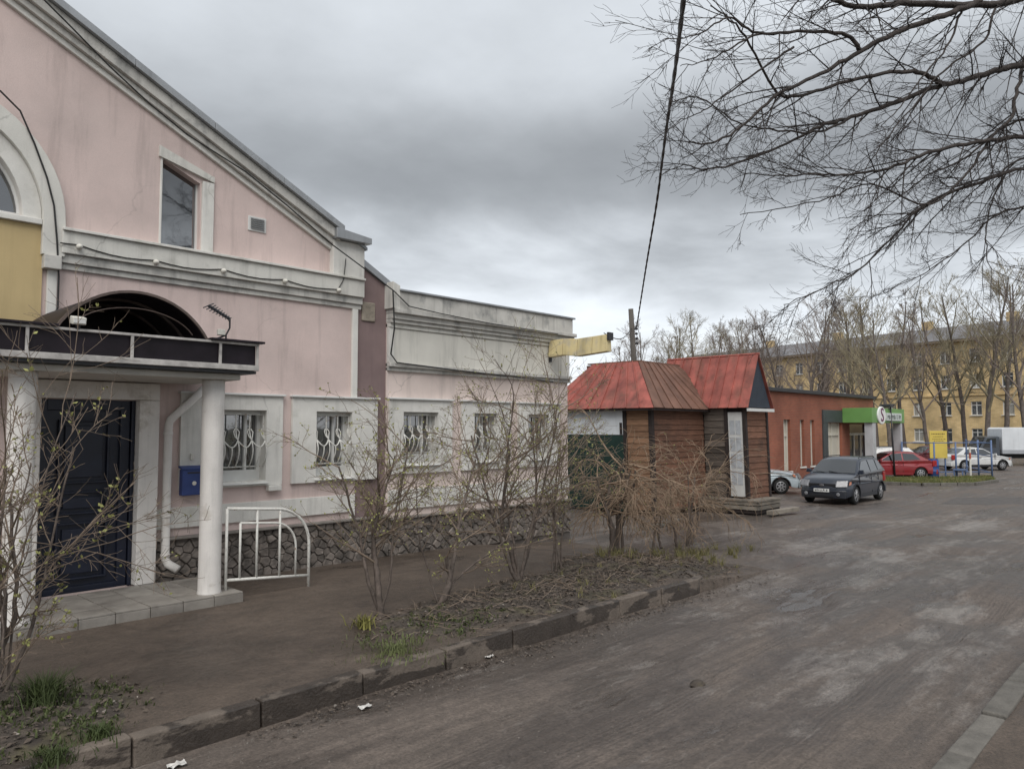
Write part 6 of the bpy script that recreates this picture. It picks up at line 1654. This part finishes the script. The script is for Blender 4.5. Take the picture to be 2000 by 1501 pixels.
# grass blades
def blades(mb, c, n, rad, h0, h1, w=.006):
    for i in range(n):
        a, r = lrng.uniform(0, 6.28), rad * abs(lrng.gauss(0, .55)); p = Vector((c[0] + r * math.cos(a), c[1] + r * math.sin(a), c[2])); h = lrng.uniform(h0, h1)
        ln = Vector((lrng.gauss(0, .45), lrng.gauss(0, .45), 0)) * h; sd = Vector((math.cos(a + 1.5), math.sin(a + 1.5), 0)) * w
        m1 = p + ln * .35 + Vector((0, 0, h * .6)); tp_ = p + ln + Vector((0, 0, h))
        b = len(mb.v); mb.v += [tuple(p - sd), tuple(p + sd), tuple(m1 + sd * .7), tuple(m1 - sd * .7), tuple(tp_)]; mb.f += [(b, b + 1, b + 2, b + 3), (b + 3, b + 2, b + 4)]
M_gblade = mat('fresh_grass_blade', (.048, .066, .020), rough=.7, var=.35, vs=6, bump=0)
M_gdry = mat('dry_grass_blade', (.16, .145, .06), rough=.85, var=.35, vs=6, bump=0)
tf = onZ(85, 1375, .05)
tu = MB(); blades(tu, (tf.x, tf.y, .03), 420, .17, .14, .30); tag(tu.build('grass_tuft', M_gblade, None, fix=False), 'lush dark green grass tuft in the flower bed', 'grass tuft', kind='stuff')
for px, py, n, lb in ((195, 1430, 260, 'low sparse grass tuft at the flower bed corner by the kerb'), (105, 1475, 320, 'low green grass patch along the kerb at the flower bed edge')):
    q = onZ(px, py, .05); tu = MB(); blades(tu, (q.x, q.y, .01), n, .16, .04, .11); tag(tu.build('grass_tuft', M_gblade, None, fix=False), lb, 'grass tuft', kind='stuff')
q = onZ(775, 1262, .05); tu = MB(); blades(tu, (q.x, q.y, .01), 650, .50, .02, .075)
tag(tu.build('grass_tuft', mat('mossy_grass', (.11, .125, .05), rough=.8, var=.4, vs=8, bump=0), None, fix=False), 'bright mossy grass patch at the tip of the shrub bed', 'grass tuft', kind='stuff')
q = onZ(712, 1218, .05); tu = MB(); blades(tu, (q.x, q.y, .01), 130, .15, .05, .16, .010)
tag(tu.build('moss_clump', mat('yellow_moss', (.17, .16, .045), rough=.9, var=.4, vs=9, bump=0), None, fix=False), 'yellow-green leafy clump at the foot of the upright shrub', 'plant')
tu = MB()
for i in range(40):
    x, y = lrng.uniform(10.5, 14.5), lrng.uniform(6.6, 8.3); blades(tu, (x, y, bed_main(x, y) if x < 13 else Hroad(x, y)), 22, .12, .06, .22)
for i in range(26):
    x, y = s_main(); blades(tu, (x, y, bed_main(x, y)), 10, .1, .03, .12)
tag(tu.build('dry_grass', M_gdry, None, fix=False), 'straggly dry grass growing around the shrub bed', 'grass', kind='stuff')
tu = MB()
for i in range(330):
    x, y = s_left(); blades(tu, (x, y, bed_left(x, y)), 9, .08, .015, .06, .010)
for i in range(90):
    x, y = lrng.gauss(5.6, .5), lrng.gauss(6.5, .28)
    if y > 5.98: blades(tu, (x, y, bed_main(x, y)), 8, .08, .015, .06, .010)
tag(tu.build('weeds', mat('weed_green', (.07, .085, .03), rough=.8, var=.5, vs=9, bump=0), None, fix=False), 'low green weeds spreading over the beds behind the kerb', 'weeds', kind='stuff')

# grit and pebbles on the road
mb = MB()
for i in range(5200):
    if i % 2:
        x, y = lrng.uniform(2.5, 14), lrng.uniform(1.6, 5.7)
    else:
        x = lrng.uniform(2, 13); y = 5.74 - abs(lrng.gauss(0, .35)) if lrng.random() < .6 else 1.56 + abs(lrng.gauss(0, .3))
    s_ = .003 + .012 * lrng.random() ** 4; z = Hroad(x, y) - s_ * .2; a = lrng.uniform(0, 6.28)
    b = len(mb.v)
    for k in range(4): mb.v.append((x + s_ * math.cos(a + k * 1.57) * lrng.uniform(.7, 1.2), y + s_ * math.sin(a + k * 1.57) * lrng.uniform(.7, 1.2), z))
    mb.v.append((x + lrng.uniform(-.3, .3) * s_, y + lrng.uniform(-.3, .3) * s_, z + s_ * lrng.uniform(.6, 1.1)))
    mb.f += [(b, b + 1, b + 4), (b + 1, b + 2, b + 4), (b + 2, b + 3, b + 4), (b + 3, b, b + 4)]
tag(mb.build('road_grit', mat('grit_stone', (.13, .115, .10), rough=.9, var=.6, vs=25, bump=0), None, fix=False), 'loose grit and small stones scattered over the road', 'grit', kind='stuff')

# ================================================================== small litter
M_paper = mat('dirty_paper', (.52, .50, .47), rough=.8, var=.3, vs=20, bump=.4, bs=40)
def paper(px, py, s_, label, zf):
    q = onZ(px, py, -.12); mb = MB(); n = 7
    rr = random.Random(int(px))
    for i in range(n):
        for j in range(n):
            mb.v.append((q.x + (i / (n - 1) - .5) * s_ * 1.6 + rr.uniform(-.1, .1) * s_ * .5, q.y + (j / (n - 1) - .5) * s_ + rr.uniform(-.1, .1) * s_ * .5, zf(q.x, q.y) + .012 + rr.uniform(0, .28) * s_))
    for i in range(n - 1):
        for j in range(n - 1): mb.f.append((i * n + j, (i + 1) * n + j, (i + 1) * n + j + 1, i * n + j + 1))
    tag(mb.build('paper_scrap', M_paper, None, fix=False), label, 'litter')
paper(345, 1478, .08, 'crumpled white paper scrap in the gutter below the kerb', Hroad)
paper(955, 1272, .07, 'small pale scrap lying against the kerb by the mossy grass', Hroad)
paper(712, 1371, .07, 'flattened grey scrap on the road near the kerb joint', Hroad)
st2 = onZ(1362, 1320, -.12); mb = MB(); mb.lathe([(.02, 0), (.06, .01), (.07, .03), (.04, .06), (.01, .065)], 7, lambda p: Vector((p.x * 1.4, p.y, p.z)) + Vector((st2.x, st2.y, Hroad(st2.x, st2.y) - .005)))
tag(mb.build('clod', M_soil), 'dark clod of earth lying alone on the road', 'clod')
